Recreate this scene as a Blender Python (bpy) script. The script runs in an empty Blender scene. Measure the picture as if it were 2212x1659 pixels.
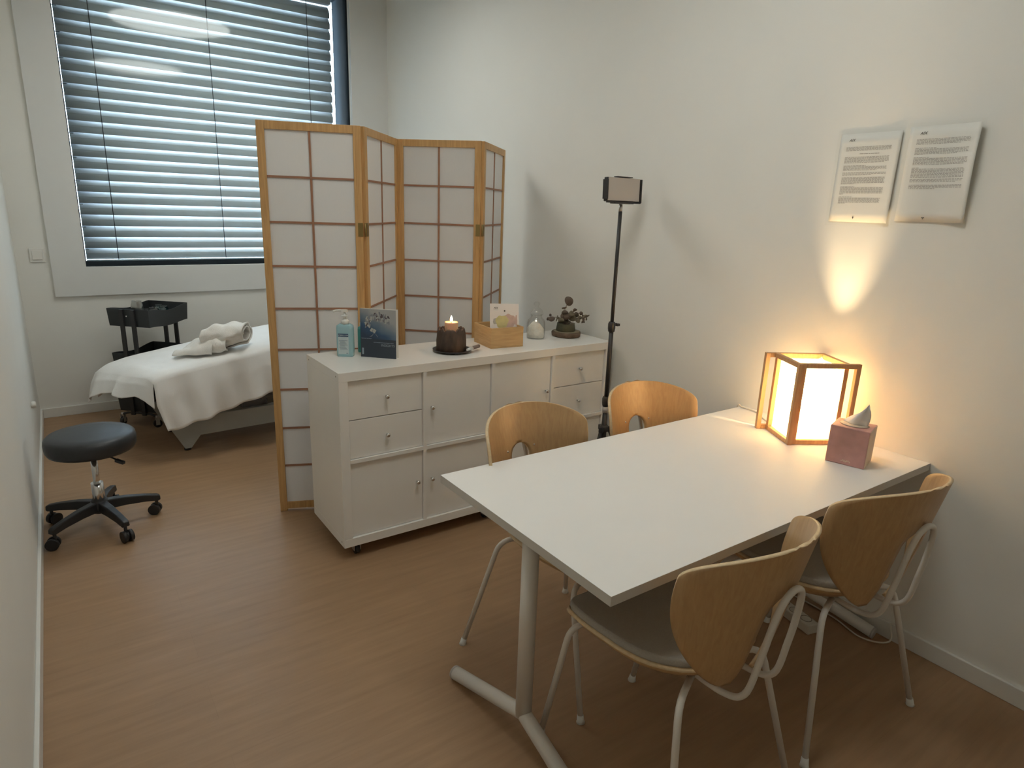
import bpy, bmesh, math, random
from mathutils import Vector, Matrix, noise

PI = math.pi
S = bpy.context.scene
C = bpy.context.collection
random.seed(7)

# ------------------------------------------------------------------ camera
RX = Vector((0.82048, -0.57065, 0.03415))
UP = Vector((0.12281, 0.23428, 0.96438))
FW = Vector((0.55833, 0.78706, -0.26231))
cam = bpy.data.cameras.new('camera')
cam.sensor_width = 36.0
cam.lens = 1392.47 * 36.0 / 2212.0
cam.clip_start = 0.02
camo = bpy.data.objects.new('camera', cam)
C.objects.link(camo)
m = Matrix((RX, UP, -FW)).transposed().to_4x4()
m.translation = Vector((-0.23066, 0.00621, 1.47553))
camo.matrix_world = m
S.camera = camo

# ------------------------------------------------------------------ room numbers
XL, XR, YB, YF, ZC = -0.4345, 2.1174, 5.1967, -1.3, 3.3
WX0, WX1, WZ0, WZ1 = -0.065, 1.816, 1.003, 3.0

# ------------------------------------------------------------------ light + exposure
w = bpy.data.worlds.new('sky')
S.world = w
w.use_nodes = True
bg = w.node_tree.nodes['Background']
bg.inputs[0].default_value = (0.68, 0.84, 1.0, 1)
bg.inputs[1].default_value = 21.0
S.view_settings.view_transform = 'Standard'
S.view_settings.look = 'None'
S.view_settings.exposure = 1.05
S.view_settings.gamma = 1.0
S.view_settings.use_curve_mapping = False
S.cycles.use_denoising = True
S.cycles.max_bounces = 10
S.cycles.diffuse_bounces = 6
S.cycles.transparent_max_bounces = 16
S.cycles.sample_clamp_indirect = 6.0
pl = bpy.data.lights.new('window_daylight', 'AREA')
pl.shape = 'RECTANGLE'; pl.size = WX1 - WX0; pl.size_y = WZ1 - WZ0
pl.cycles.is_portal = True
plo = bpy.data.objects.new('window_daylight', pl)
plo.location = ((WX0 + WX1) / 2, YB + 0.34, (WZ0 + WZ1) / 2)
plo.rotation_euler = (-PI / 2, 0, 0)
C.objects.link(plo)
PENDANT_L = 3.8
BULB_W = 12.5

# ------------------------------------------------------------------ materials
def mat(name, col, rough=0.5, metal=0.0, spec=0.5, var=0.0, scale=8.0, coat=0.0, bump=0.0, bscale=60.0, emit=None, estr=0.0, stretch=None, sub=0.0, trans=0.0):
    M = bpy.data.materials.new(name); M.use_nodes = True
    nt = M.node_tree; b = nt.nodes['Principled BSDF']
    b.inputs['Base Color'].default_value = (*col, 1)
    b.inputs['Roughness'].default_value = rough
    b.inputs['Metallic'].default_value = metal
    b.inputs['Specular IOR Level'].default_value = spec
    b.inputs['Coat Weight'].default_value = coat
    b.inputs['Transmission Weight'].default_value = trans
    if sub:
        b.inputs['Subsurface Weight'].default_value = sub
        b.inputs['Subsurface Radius'].default_value = (0.02, 0.01, 0.006)
    if emit:
        b.inputs['Emission Color'].default_value = (*emit, 1); b.inputs['Emission Strength'].default_value = estr
    tc = nt.nodes.new('ShaderNodeTexCoord')
    mp = nt.nodes.new('ShaderNodeMapping'); nt.links.new(tc.outputs['Object'], mp.inputs[0])
    if stretch: mp.inputs['Scale'].default_value = stretch
    n = nt.nodes.new('ShaderNodeTexNoise'); n.inputs['Scale'].default_value = scale; n.inputs['Detail'].default_value = 5
    nt.links.new(mp.outputs[0], n.inputs['Vector'])
    r = nt.nodes.new('ShaderNodeValToRGB')
    v = var
    r.color_ramp.elements[0].position = 0.3; r.color_ramp.elements[1].position = 0.7
    r.color_ramp.elements[0].color = (*[max(0, c * (1 - v)) for c in col], 1)
    r.color_ramp.elements[1].color = (*[min(1, c * (1 + v)) for c in col], 1)
    nt.links.new(n.outputs['Fac'], r.inputs[0]); nt.links.new(r.outputs[0], b.inputs['Base Color'])
    if bump:
        n2 = nt.nodes.new('ShaderNodeTexNoise'); n2.inputs['Scale'].default_value = bscale; n2.inputs['Detail'].default_value = 4
        nt.links.new(mp.outputs[0], n2.inputs['Vector'])
        bu = nt.nodes.new('ShaderNodeBump'); bu.inputs['Strength'].default_value = bump; bu.inputs['Distance'].default_value = 0.004
        nt.links.new(n2.outputs['Fac'], bu.inputs['Height']); nt.links.new(bu.outputs[0], b.inputs['Normal'])
    return M

def wood(name, c1, c2, rough=0.4, stretch=(14, 14, 1.2), scale=5.0, coat=0.0):
    M = bpy.data.materials.new(name); M.use_nodes = True
    nt = M.node_tree; b = nt.nodes['Principled BSDF']
    b.inputs['Roughness'].default_value = rough; b.inputs['Coat Weight'].default_value = coat
    tc = nt.nodes.new('ShaderNodeTexCoord'); mp = nt.nodes.new('ShaderNodeMapping')
    nt.links.new(tc.outputs['Object'], mp.inputs[0]); mp.inputs['Scale'].default_value = stretch
    n = nt.nodes.new('ShaderNodeTexNoise'); n.inputs['Scale'].default_value = scale; n.inputs['Detail'].default_value = 6; n.inputs['Distortion'].default_value = 0.8
    nt.links.new(mp.outputs[0], n.inputs['Vector'])
    r = nt.nodes.new('ShaderNodeValToRGB')
    r.color_ramp.elements[0].position = 0.32; r.color_ramp.elements[1].position = 0.68
    r.color_ramp.elements[0].color = (*c1, 1); r.color_ramp.elements[1].color = (*c2, 1)
    nt.links.new(n.outputs['Fac'], r.inputs[0]); nt.links.new(r.outputs[0], b.inputs['Base Color'])
    return M

def floor_mat():
    M = bpy.data.materials.new('brown_vinyl_floor'); M.use_nodes = True
    nt = M.node_tree; b = nt.nodes['Principled BSDF']; L = nt.links
    b.inputs['Roughness'].default_value = 0.42
    b.inputs['Specular IOR Level'].default_value = 0.35
    tc = nt.nodes.new('ShaderNodeTexCoord')
    mp = nt.nodes.new('ShaderNodeMapping'); mp.inputs['Scale'].default_value = (1.6, 16, 1); L.new(tc.outputs['Object'], mp.inputs[0])
    n = nt.nodes.new('ShaderNodeTexNoise'); n.inputs['Scale'].default_value = 2.2; n.inputs['Detail'].default_value = 7; n.inputs['Roughness'].default_value = 0.6
    L.new(mp.outputs[0], n.inputs['Vector'])
    r = nt.nodes.new('ShaderNodeValToRGB')
    r.color_ramp.elements[0].position = 0.25; r.color_ramp.elements[1].position = 0.75
    r.color_ramp.elements[0].color = (0.31, 0.19, 0.105, 1); r.color_ramp.elements[1].color = (0.40, 0.25, 0.142, 1)
    L.new(n.outputs['Fac'], r.inputs[0])
    br = nt.nodes.new('ShaderNodeTexBrick'); br.offset = 0.37
    br.inputs['Scale'].default_value = 1.0; br.inputs['Brick Width'].default_value = 1.25; br.inputs['Row Height'].default_value = 0.16
    br.inputs['Mortar Size'].default_value = 0.0008; br.inputs['Mortar Smooth'].default_value = 0.5
    br.inputs['Color1'].default_value = (1, 1, 1, 1); br.inputs['Color2'].default_value = (0.965, 0.965, 0.965, 1); br.inputs['Mortar'].default_value = (0.88, 0.88, 0.88, 1)
    L.new(tc.outputs['Object'], br.inputs['Vector'])
    mx = nt.nodes.new('ShaderNodeMix'); mx.data_type = 'RGBA'; mx.blend_type = 'MULTIPLY'; mx.inputs[0].default_value = 1.0
    L.new(r.outputs[0], mx.inputs[6]); L.new(br.outputs['Color'], mx.inputs[7])
    L.new(mx.outputs[2], b.inputs['Base Color'])
    return M

def glass_mat(name, tint=(1, 1, 1), refl=0.08, rough=0.02):
    M = bpy.data.materials.new(name); M.use_nodes = True
    nt = M.node_tree; nt.nodes.clear(); L = nt.links
    o = nt.nodes.new('ShaderNodeOutputMaterial')
    t = nt.nodes.new('ShaderNodeBsdfTransparent'); t.inputs[0].default_value = (*tint, 1)
    g = nt.nodes.new('ShaderNodeBsdfGlossy'); g.inputs['Roughness'].default_value = rough
    lw = nt.nodes.new('ShaderNodeLayerWeight'); lw.inputs['Blend'].default_value = 0.25
    ma = nt.nodes.new('ShaderNodeMath'); ma.operation = 'MULTIPLY_ADD'; ma.inputs[1].default_value = 0.6; ma.inputs[2].default_value = refl
    L.new(lw.outputs['Fresnel'], ma.inputs[0]) if False else L.new(lw.outputs['Facing'], ma.inputs[0])
    ma.inputs[1].default_value = 0.25 if refl < 0.5 else 0.0
    x = nt.nodes.new('ShaderNodeMixShader'); L.new(ma.outputs[0], x.inputs[0]); L.new(t.outputs[0], x.inputs[1]); L.new(g.outputs[0], x.inputs[2])
    L.new(x.outputs[0], o.inputs[0])
    return M

def translucent_mat(name, col, tcol, fac=0.5, rough=0.6, var=0.04):
    M = bpy.data.materials.new(name); M.use_nodes = True
    nt = M.node_tree; nt.nodes.clear(); L = nt.links
    o = nt.nodes.new('ShaderNodeOutputMaterial')
    d = nt.nodes.new('ShaderNodeBsdfDiffuse'); t = nt.nodes.new('ShaderNodeBsdfTranslucent'); t.inputs[0].default_value = (*tcol, 1)
    n = nt.nodes.new('ShaderNodeTexNoise'); n.inputs['Scale'].default_value = 60; n.inputs['Detail'].default_value = 4
    r = nt.nodes.new('ShaderNodeValToRGB'); r.color_ramp.elements[0].color = (*[c * (1 - var) for c in col], 1); r.color_ramp.elements[1].color = (*col, 1)
    L.new(n.outputs['Fac'], r.inputs[0]); L.new(r.outputs[0], d.inputs[0])
    x = nt.nodes.new('ShaderNodeMixShader'); x.inputs[0].default_value = fac
    L.new(d.outputs[0], x.inputs[1]); L.new(t.outputs[0], x.inputs[2]); L.new(x.outputs[0], o.inputs[0])
    return M

def emit_mat(name, col, strength):
    M = bpy.data.materials.new(name); M.use_nodes = True
    nt = M.node_tree; nt.nodes.clear()
    o = nt.nodes.new('ShaderNodeOutputMaterial'); e = nt.nodes.new('ShaderNodeEmission')
    e.inputs[0].default_value = (*col, 1); e.inputs[1].default_value = strength
    nt.links.new(e.outputs[0], o.inputs[0]); return M

M_wall = mat('painted_wall', (0.79, 0.78, 0.735), 0.75, var=0.012, scale=3, bump=0.05, bscale=180)
M_ceil = mat('ceiling_paint', (0.84, 0.83, 0.80), 0.8, var=0.01)
M_floor = floor_mat()
M_trim = mat('white_trim_paint', (0.74, 0.73, 0.69), 0.4, var=0.01)
M_casing = mat('window_casing_paint', (0.70, 0.70, 0.68), 0.5, var=0.01)
M_wframe = mat('anthracite_metal', (0.024, 0.032, 0.040), 0.9, spec=0.1, var=0.05)
M_slat = translucent_mat('coated_slat', (0.72, 0.73, 0.73), (0.66, 0.72, 0.77), 0.05, var=0.03)
M_cord = mat('dark_cord', (0.03, 0.035, 0.04), 0.7)
M_glass = glass_mat('window_glass', (0.93, 0.97, 0.98), 0.03, 0.05)
M_white = mat('white_foil_board', (0.84, 0.825, 0.79), 0.26, var=0.01)
M_table = mat('white_laminate', (0.80, 0.79, 0.765), 0.48, var=0.008)
M_tedge = mat('table_edge_band', (0.60, 0.58, 0.545), 0.5, var=0.02)
M_tubew = mat('white_lacquered_steel', (0.70, 0.67, 0.62), 0.33, var=0.02)
M_ply = wood('beech_plywood', (0.47, 0.29, 0.14), (0.535, 0.345, 0.17), 0.36, (22, 22, 1.2), 5)
M_plyedge = mat('plywood_edge', (0.66, 0.50, 0.30), 0.5, var=0.1, scale=80)
M_seat = mat('grey_seat_fabric', (0.36, 0.33, 0.285), 0.9, var=0.06, scale=300, bump=0.2, bscale=500)
M_pine = wood('pine_frame', (0.46, 0.265, 0.10), (0.60, 0.37, 0.16), 0.5, (20, 20, 1.5), 4)
M_lattice = mat('reddish_lattice_wood', (0.33, 0.165, 0.10), 0.55, var=0.1, scale=20)
M_rice = translucent_mat('rice_paper', (0.78, 0.77, 0.76), (0.90, 0.88, 0.86), 0.42)
M_brass = mat('aged_brass', (0.30, 0.22, 0.09), 0.45, metal=0.9)
M_chrome = mat('chrome', (0.75, 0.75, 0.75), 0.15, metal=1.0)
M_black = mat('black_plastic', (0.022, 0.021, 0.022), 0.45, var=0.1)
M_blackm = mat('black_powder_coat', (0.020, 0.023, 0.025), 0.5, var=0.1)
M_vinyl = mat('black_vinyl_upholstery', (0.028, 0.030, 0.034), 0.42, var=0.08, scale=40, bump=0.05, bscale=300)
M_towel = mat('white_terry_towel', (0.86, 0.83, 0.78), 0.95, var=0.03, scale=200, bump=0.6, bscale=260)
M_sheet = mat('white_bed_sheet', (0.90, 0.895, 0.88), 0.9, var=0.015, scale=8, bump=0.15, bscale=220)
M_bedmetal = mat('grey_painted_steel', (0.42, 0.43, 0.40), 0.45, var=0.04)
M_beddark = mat('dark_grey_steel', (0.16, 0.15, 0.145), 0.5, var=0.04)
M_mattress = mat('beige_mattress_vinyl', (0.55, 0.48, 0.40), 0.6, var=0.03)
M_paper = mat('white_paper', (0.80, 0.785, 0.74), 0.75, var=0.01)
M_ink = mat('grey_print', (0.42, 0.39, 0.36), 0.8)
M_inkd = mat('dark_print', (0.10, 0.09, 0.08), 0.8)
M_sleeve = glass_mat('clear_plastic_sleeve', (0.985, 0.985, 0.98), 0.0, 0.2)
M_clear = glass_mat('clear_glass', (0.975, 0.98, 0.98), 0.07, 0.08)
M_teal = glass_mat('teal_glass', (0.62, 0.80, 0.82), 0.12, 0.05)
M_gel = mat('blue_gel_bottle', (0.32, 0.52, 0.58), 0.25, var=0.04, scale=14, sub=0.25, coat=0.3)
M_gel2 = mat('turquoise_bottle', (0.06, 0.30, 0.29), 0.3, var=0.1, scale=14)
M_pump = mat('frosted_pump_plastic', (0.72, 0.72, 0.69), 0.3, var=0.01)
M_label = mat('bottle_label', (0.50, 0.60, 0.63), 0.5, var=0.03)
M_navy = mat('navy_print', (0.05, 0.09, 0.17), 0.5)
M_greyp = mat('grey_label_print', (0.27, 0.33, 0.40), 0.6)
M_dark = mat('dark_brown_bark_ceramic', (0.075, 0.048, 0.035), 0.75, var=0.35, scale=50, bump=0.8, bscale=60, stretch=(1, 1, 0.25))
M_plate = mat('black_stoneware', (0.035, 0.030, 0.030), 0.35, var=0.1)
M_wax = mat('peach_candle_wax', (0.85, 0.50, 0.32), 0.5, sub=0.9, var=0.02)
M_flame = emit_mat('candle_flame', (1.0, 0.72, 0.36), 26)
M_box = wood('pale_bamboo', (0.44, 0.28, 0.125), (0.58, 0.39, 0.19), 0.5, (1.5, 1.5, 14), 5)
M_log = mat('bark_slice', (0.13, 0.085, 0.055), 0.8, var=0.4, scale=30, bump=0.6, bscale=80)
M_logtop = mat('cut_wood_face', (0.24, 0.20, 0.13), 0.7, var=0.15, scale=40)
M_pot = mat('dark_green_pot', (0.075, 0.075, 0.045), 0.6, var=0.15, scale=30)
M_leaf = mat('dried_eucalyptus_leaf', (0.15, 0.125, 0.085), 0.75, var=0.3, scale=25)
M_stem = mat('brown_stem', (0.09, 0.06, 0.04), 0.7)
M_salt = mat('white_crystals', (0.90, 0.87, 0.78), 0.8, var=0.06, scale=90, bump=0.5, bscale=200)
M_led = mat('grey_led_diffuser', (0.47, 0.44, 0.42), 0.45, var=0.02)
M_silver = mat('silver_joint', (0.55, 0.53, 0.50), 0.3, metal=0.8)
M_lampwood = wood('lamp_beech', (0.46, 0.25, 0.12), (0.56, 0.33, 0.16), 0.5, (18, 18, 2), 5)
M_shade = translucent_mat('lamp_paper', (0.85, 0.80, 0.68), (0.92, 0.82, 0.62), 0.55)
M_tissbox = mat('rose_cardboard', (0.50, 0.27, 0.25), 0.5, var=0.28, scale=9)
M_tissside = mat('cream_cardboard', (0.66, 0.53, 0.42), 0.55, var=0.08, scale=12)
M_tissue = mat('white_tissue', (0.82, 0.80, 0.76), 0.9, var=0.02)
M_cable = mat('white_cable', (0.62, 0.58, 0.50), 0.5)
M_socket = mat('socket_recess', (0.20, 0.17, 0.13), 0.6)
M_lens = emit_mat('pendant_diffuser', (0.98, 1.0, 0.94), PENDANT_L)
M_booknavy = mat('dark_navy_cover', (0.030, 0.042, 0.062), 0.45, var=0.1)

# ------------------------------------------------------------------ helpers
def BM(): return bmesh.new()
def box(bm, lo, hi, mi=0, M=None):
    vs = [bm.verts.new((x, y, z)) for x in (lo[0], hi[0]) for y in (lo[1], hi[1]) for z in (lo[2], hi[2])]
    if M:
        for v in vs: v.co = M @ v.co
    for q in ((0, 1, 3, 2), (4, 6, 7, 5), (0, 4, 5, 1), (2, 3, 7, 6), (0, 2, 6, 4), (1, 5, 7, 3)):
        f = bm.faces.new([vs[i] for i in q]); f.material_index = mi
    return vs
def spl(pts, n=6):
    P = [Vector(p) for p in pts]
    P = [P[0] * 2 - P[1]] + P + [P[-1] * 2 - P[-2]]
    out = []
    for i in range(1, len(P) - 2):
        for k in range(n):
            t = k / n
            out.append(0.5 * ((2 * P[i]) + (P[i + 1] - P[i - 1]) * t + (2 * P[i - 1] - 5 * P[i] + 4 * P[i + 1] - P[i + 2]) * t * t + (3 * P[i] - P[i - 1] - 3 * P[i + 1] + P[i + 2]) * t ** 3))
    out.append(P[-2]); return out
def fillet(pts, r, n=5):
    P = [Vector(p) for p in pts]; out = [P[0]]
    for a, b, c in zip(P, P[1:], P[2:]):
        d1 = (a - b); d2 = (c - b); rr = min(r, d1.length * 0.49, d2.length * 0.49)
        s = b + d1.normalized() * rr; e = b + d2.normalized() * rr
        for k in range(n + 1):
            t = k / n; out.append((1 - t) ** 2 * s + 2 * t * (1 - t) * b + t * t * e)
    out.append(P[-1]); return out
def tube(bm, pts, r, seg=12, closed=False, mi=0):
    P = [Vector(p) for p in pts]; n = len(P)
    T = []
    for i in range(n):
        a = P[i - 1] if (i > 0 or closed) else P[i]; b = P[(i + 1) % n] if (i < n - 1 or closed) else P[i]
        T.append((b - a).normalized())
    up = Vector((0, 0, 1)) if abs(T[0].z) < 0.9 else Vector((1, 0, 0))
    N = (up - T[0] * up.dot(T[0])).normalized(); rings = []
    for i in range(n):
        N = (N - T[i] * N.dot(T[i])).normalized(); B = T[i].cross(N)
        rr = r[i] if isinstance(r, (list, tuple)) else r
        rings.append([bm.verts.new(P[i] + (N * math.cos(2 * PI * k / seg) + B * math.sin(2 * PI * k / seg)) * rr) for k in range(seg)])
    for i in range(n - 1 + (1 if closed else 0)):
        A, B_ = rings[i], rings[(i + 1) % n]
        for k in range(seg):
            f = bm.faces.new((A[k], A[(k + 1) % seg], B_[(k + 1) % seg], B_[k])); f.smooth = True; f.material_index = mi
    if not closed:
        f = bm.faces.new(rings[0][::-1]); f.material_index = mi
        f = bm.faces.new(rings[-1]); f.material_index = mi
def lathe(bm, prof, seg=32, c=(0, 0), mi=0, fn=None):
    rings = []
    for r, z in prof:
        if r < 1e-6: rings.append([bm.verts.new((c[0], c[1], z))])
        else:
            ring = []
            for k in range(seg):
                a = 2 * PI * k / seg; rr, zz = (fn(r, z, a) if fn else (r, z))
                ring.append(bm.verts.new((c[0] + rr * math.cos(a), c[1] + rr * math.sin(a), zz)))
            rings.append(ring)
    for A, B in zip(rings, rings[1:]):
        if len(A) == 1 and len(B) == 1: continue
        for k in range(seg):
            k2 = (k + 1) % seg
            if len(A) == 1: f = bm.faces.new((A[0], B[k2], B[k]))
            elif len(B) == 1: f = bm.faces.new((A[k], A[k2], B[0]))
            else: f = bm.faces.new((A[k], A[k2], B[k2], B[k]))
            f.smooth = True; f.material_index = mi
def grid(bm, fn, nu, nv, mi=0, smooth=True):
    V = [[bm.verts.new(fn(i / nu, j / nv)) for j in range(nv + 1)] for i in range(nu + 1)]
    for i in range(nu):
        for j in range(nv):
            try:
                f = bm.faces.new((V[i][j], V[i + 1][j], V[i + 1][j + 1], V[i][j + 1])); f.smooth = smooth; f.material_index = mi
            except ValueError: pass
    return V
def prism(bm, poly, z0, z1, mi=0, M=None):
    a = [bm.verts.new((x, y, z0)) for x, y in poly]; b = [bm.verts.new((x, y, z1)) for x, y in poly]
    if M:
        for v in a + b: v.co = M @ v.co
    n = len(poly)
    bm.faces.new(a[::-1]).material_index = mi; bm.faces.new(b).material_index = mi
    for i in range(n): bm.faces.new((a[i], a[(i + 1) % n], b[(i + 1) % n], b[i])).material_index = mi
def obj(name, bm, ms, parent=None, bevel=0.0, solid=None, sub=0, wn=False):
    bmesh.ops.recalc_face_normals(bm, faces=bm.faces)
    me = bpy.data.meshes.new(name); bm.to_mesh(me); bm.free()
    for q in (ms if isinstance(ms, (list, tuple)) else [ms]): me.materials.append(q)
    o = bpy.data.objects.new(name, me); C.objects.link(o)
    if parent: o.parent = parent
    if solid:
        s = o.modifiers.new('thickness', 'SOLIDIFY'); s.thickness = solid[0]; s.offset = solid[1]
        if len(solid) > 2: s.material_offset_rim = solid[2]
    if sub:
        s = o.modifiers.new('smooth', 'SUBSURF'); s.levels = sub; s.render_levels = sub
    if bevel:
        s = o.modifiers.new('bevel', 'BEVEL'); s.width = bevel; s.segments = 2; s.limit_method = 'ANGLE'; s.angle_limit = 0.7
    return o
def tag(o, label, cat, group=None):
    o['label'] = label; o['category'] = cat
    if group: o['group'] = group
    return o
def thing(name, label, cat, loc=(0, 0, 0), rz=0.0, group=None):
    o = bpy.data.objects.new(name, None); C.objects.link(o); o.location = loc; o.rotation_euler = (0, 0, rz)
    o.empty_display_size = 0.1
    return tag(o, label, cat, group)
def struct(name, bm, ms, parent=None, **k):
    o = obj(name, bm, ms, parent, **k)
    if not parent: o['kind'] = 'structure'
    return o
def kids(o): return [c for c in bpy.data.objects if c.parent == o]
def dup(root, loc, rz, label):
    r = root.copy(); C.objects.link(r); r.location = loc; r.rotation_euler = (0, 0, rz); r['label'] = label
    for ch in kids(root):
        c = ch.copy(); C.objects.link(c); c.parent = r
        for g in kids(ch):
            d = g.copy(); C.objects.link(d); d.parent = c
    return r
def text_mesh(name, s, size, mt, parent, M, ext=0.0003, ax='CENTER', shear=0.0):
    cu = bpy.data.curves.new(name, 'FONT'); cu.body = s; cu.size = size; cu.extrude = ext; cu.align_x = ax; cu.shear = shear
    to = bpy.data.objects.new(name, cu); C.objects.link(to)
    bpy.context.view_layer.update()
    me = bpy.data.meshes.new_from_object(to.evaluated_get(bpy.context.evaluated_depsgraph_get()))
    bpy.data.objects.remove(to); bpy.data.curves.remove(cu)
    me.name = name; me.transform(M); me.materials.clear(); me.materials.append(mt)
    o = bpy.data.objects.new(name, me); C.objects.link(o); o.parent = parent
    return o
def frame_mat(o, x, y, z):   # columns
    m = Matrix((Vector(x), Vector(y), Vector(z))).transposed().to_4x4(); m.translation = Vector(o); return m

# ------------------------------------------------------------------ room shell
b = BM(); box(b, (XL - 0.1, YF - 0.1, -0.08), (XR + 0.1, YB + 0.35, 0)); struct('floor', b, M_floor)
b = BM(); box(b, (XL - 0.1, YF - 0.1, ZC), (XR + 0.1, YB + 0.35, ZC + 0.1)); struct('ceiling', b, M_ceil)
b = BM(); box(b, (XL - 0.1, YF - 0.1, 0), (XL, YB + 0.35, ZC)); struct('wall_left', b, M_wall)
b = BM(); box(b, (XR, YF - 0.1, 0), (XR + 0.1, YB + 0.35, ZC)); struct('wall_right', b, M_wall)
b = BM(); box(b, (XL, YF - 0.1, 0), (XR, YF, ZC)); struct('wall_front', b, M_wall)
b = BM()
box(b, (XL, YB, 0), (WX0, YB + 0.35, ZC)); box(b, (WX1, YB, 0), (XR, YB + 0.35, ZC))
box(b, (WX0, YB, 0), (WX1, YB + 0.35, WZ0)); box(b, (WX0, YB, WZ1), (WX1, YB + 0.35, ZC))
struct('wall_back', b, M_wall)
BH = 0.065
b = BM(); box(b, (XL, YF, 0), (XL + 0.013, YB, BH)); struct('baseboard_left', b, M_trim, bevel=0.003)
b = BM(); box(b, (XR - 0.013, YF, 0), (XR, YB, BH)); struct('baseboard_right', b, M_trim, bevel=0.003)
b = BM(); box(b, (XL + 0.013, YB - 0.013, 0), (XR - 0.013, YB, BH)); struct('baseboard_back', b, M_trim, bevel=0.003)
b = BM(); box(b, (XL + 0.013, YF, 0), (XR - 0.013, YF + 0.013, BH)); struct('baseboard_front', b, M_trim, bevel=0.003)
b = BM(); box(b, (XL - 12, YB + 0.351, 3.03), (XR + 12, YB + 3.0, 3.30)); struct('blind_shade_slab', b, M_ceil)  # unseen slab added to keep sky light off the upper slats
b = BM(); box(b, (-30, YB + 0.352, -0.30), (30, YB + 45, -0.15)); struct('ground_outside', b, mat('dark_paving', (0.15, 0.15, 0.15), 0.9, var=0.1, scale=1.0))
b = BM(); box(b, (-14, YB + 9.5, -0.30), (16, YB + 12, 4.6)); struct('sky_block_wall', b, mat('sky_block_grey', (0.34, 0.35, 0.36), 0.9, var=0.08, scale=0.8))  # added block, out of view, cutting low sky light so the top slats darken
# raised casing board round the window
PX0, PZ0 = -0.255, 0.815
b = BM(); T = 0.022
box(b, (PX0, YB - T, PZ0), (WX0, YB, 3.15)); box(b, (WX1, YB - T, PZ0), (XR, YB, 3.15))
box(b, (WX0, YB - T, PZ0), (WX1, YB, WZ0)); box(b, (WX0, YB - T, WZ1), (WX1, YB, 3.15))
struct('trim_1', b, M_casing)
# dark outer reveal, bottom rail and glass
b = BM()
box(b, (WX0, YB + 0.03, WZ0), (WX0 + 0.006, YB + 0.33, WZ1)); box(b, (WX1 - 0.006, YB + 0.03, WZ0), (WX1, YB + 0.33, WZ1))
box(b, (WX0 + 0.006, YB + 0.03, WZ0), (WX1 - 0.006, YB + 0.33, WZ0 + 0.006)); box(b, (WX0 + 0.006, YB + 0.03, WZ1 - 0.006), (WX1 - 0.006, YB + 0.33, WZ1))
box(b, (WX0 + 0.006, YB + 0.035, WZ0 + 0.006), (WX1 - 0.006, YB + 0.075, WZ0 + 0.034))
box(b, (WX1 - 0.012, YB + 0.035, WZ0 + 0.034), (WX1 - 0.006, YB + 0.075, WZ1 - 0.006))
wf = struct('window_1', b, M_wframe)
b = BM(); box(b, (WX0 + 0.006, YB + 0.048, WZ0 + 0.034), (WX1 - 0.012, YB + 0.062, WZ1 - 0.006)); struct('window_glass', b, M_glass, wf)

# ------------------------------------------------------------------ venetian blind outside the glass
BY = YB + 0.215
bl = thing('venetian_blind', 'grey metal slatted blind hanging behind the window glass', 'blind', (0, BY, WZ0))
ZT = 2.93 - WZ0
bx0, bx1 = -0.048, 1.748
def slat_bm():
    b = BM()
    # Z-shaped outdoor slat: upper leaf leans outward, crease, lower leaf nearly upright
    prof = [(0.0400, 0.0445), (0.0415, 0.0485), (0.0380, 0.0470), (0.0280, 0.0350), (0.0150, 0.0190), (0.0050, 0.0070), (0.0025, 0.0040), (0.0035, 0.0018), (0.0010, -0.0010), (0.0005, -0.0060), (0.0030, -0.0200), (0.0055, -0.0345), (0.0080, -0.0370), (0.0100, -0.0360)]
    a = [b.verts.new((bx0, y, z)) for y, z in prof]; c = [b.verts.new((bx1, y, z)) for y, z in prof]
    for i in range(len(prof) - 1):
        f = b.faces.new((a[i], a[i + 1], c[i + 1], c[i])); f.smooth = True
    return b
s0 = obj('slat', slat_bm(), M_slat, bl, solid=(0.0012, 0))
z = 0.07; first = True; k = 0
while z < ZT:
    if first: s0.location = (0, 0, z); first = False
    else:
        s = s0.copy(); C.objects.link(s); s.location = (0, 0, z)
    z += 0.0755; k += 1
b = BM(); box(b, (bx0, -0.012, 0.015), (bx1, 0.012, 0.030)); obj('bottom_rail', b, M_slat, bl, bevel=0.003)
b = BM(); box(b, (bx0, -0.03, ZT + 0.01), (bx1, 0.03, ZT + 0.06)); obj('head_rail', b, M_slat, bl)
for x in (0.143, 0.856, 1.566):
    b = BM()
    zz = 0.07 
    tube(b, [(x, -0.004, 0.02), (x, -0.004, ZT + 0.01)], 0.0024, 6)
    obj('ladder_cord', b, M_cord, bl)
for x in (bx0 - 0.006, bx1 + 0.022):
    b = BM(); tube(b, [(x, 0.0, 0.006), (x, 0.0, ZT + 0.05)], 0.002, 6)
    zz = 0.07
    while zz < ZT:
        dx = 0.012 if x < 0 else -0.012
        tube(b, [(x - dx * 0.3, 0, zz + 0.03), (x + dx * 2.2, -0.015, zz + 0.03)], 0.0022, 6); zz += 0.151
    obj('guide_cable', b, M_cord, bl)

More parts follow.
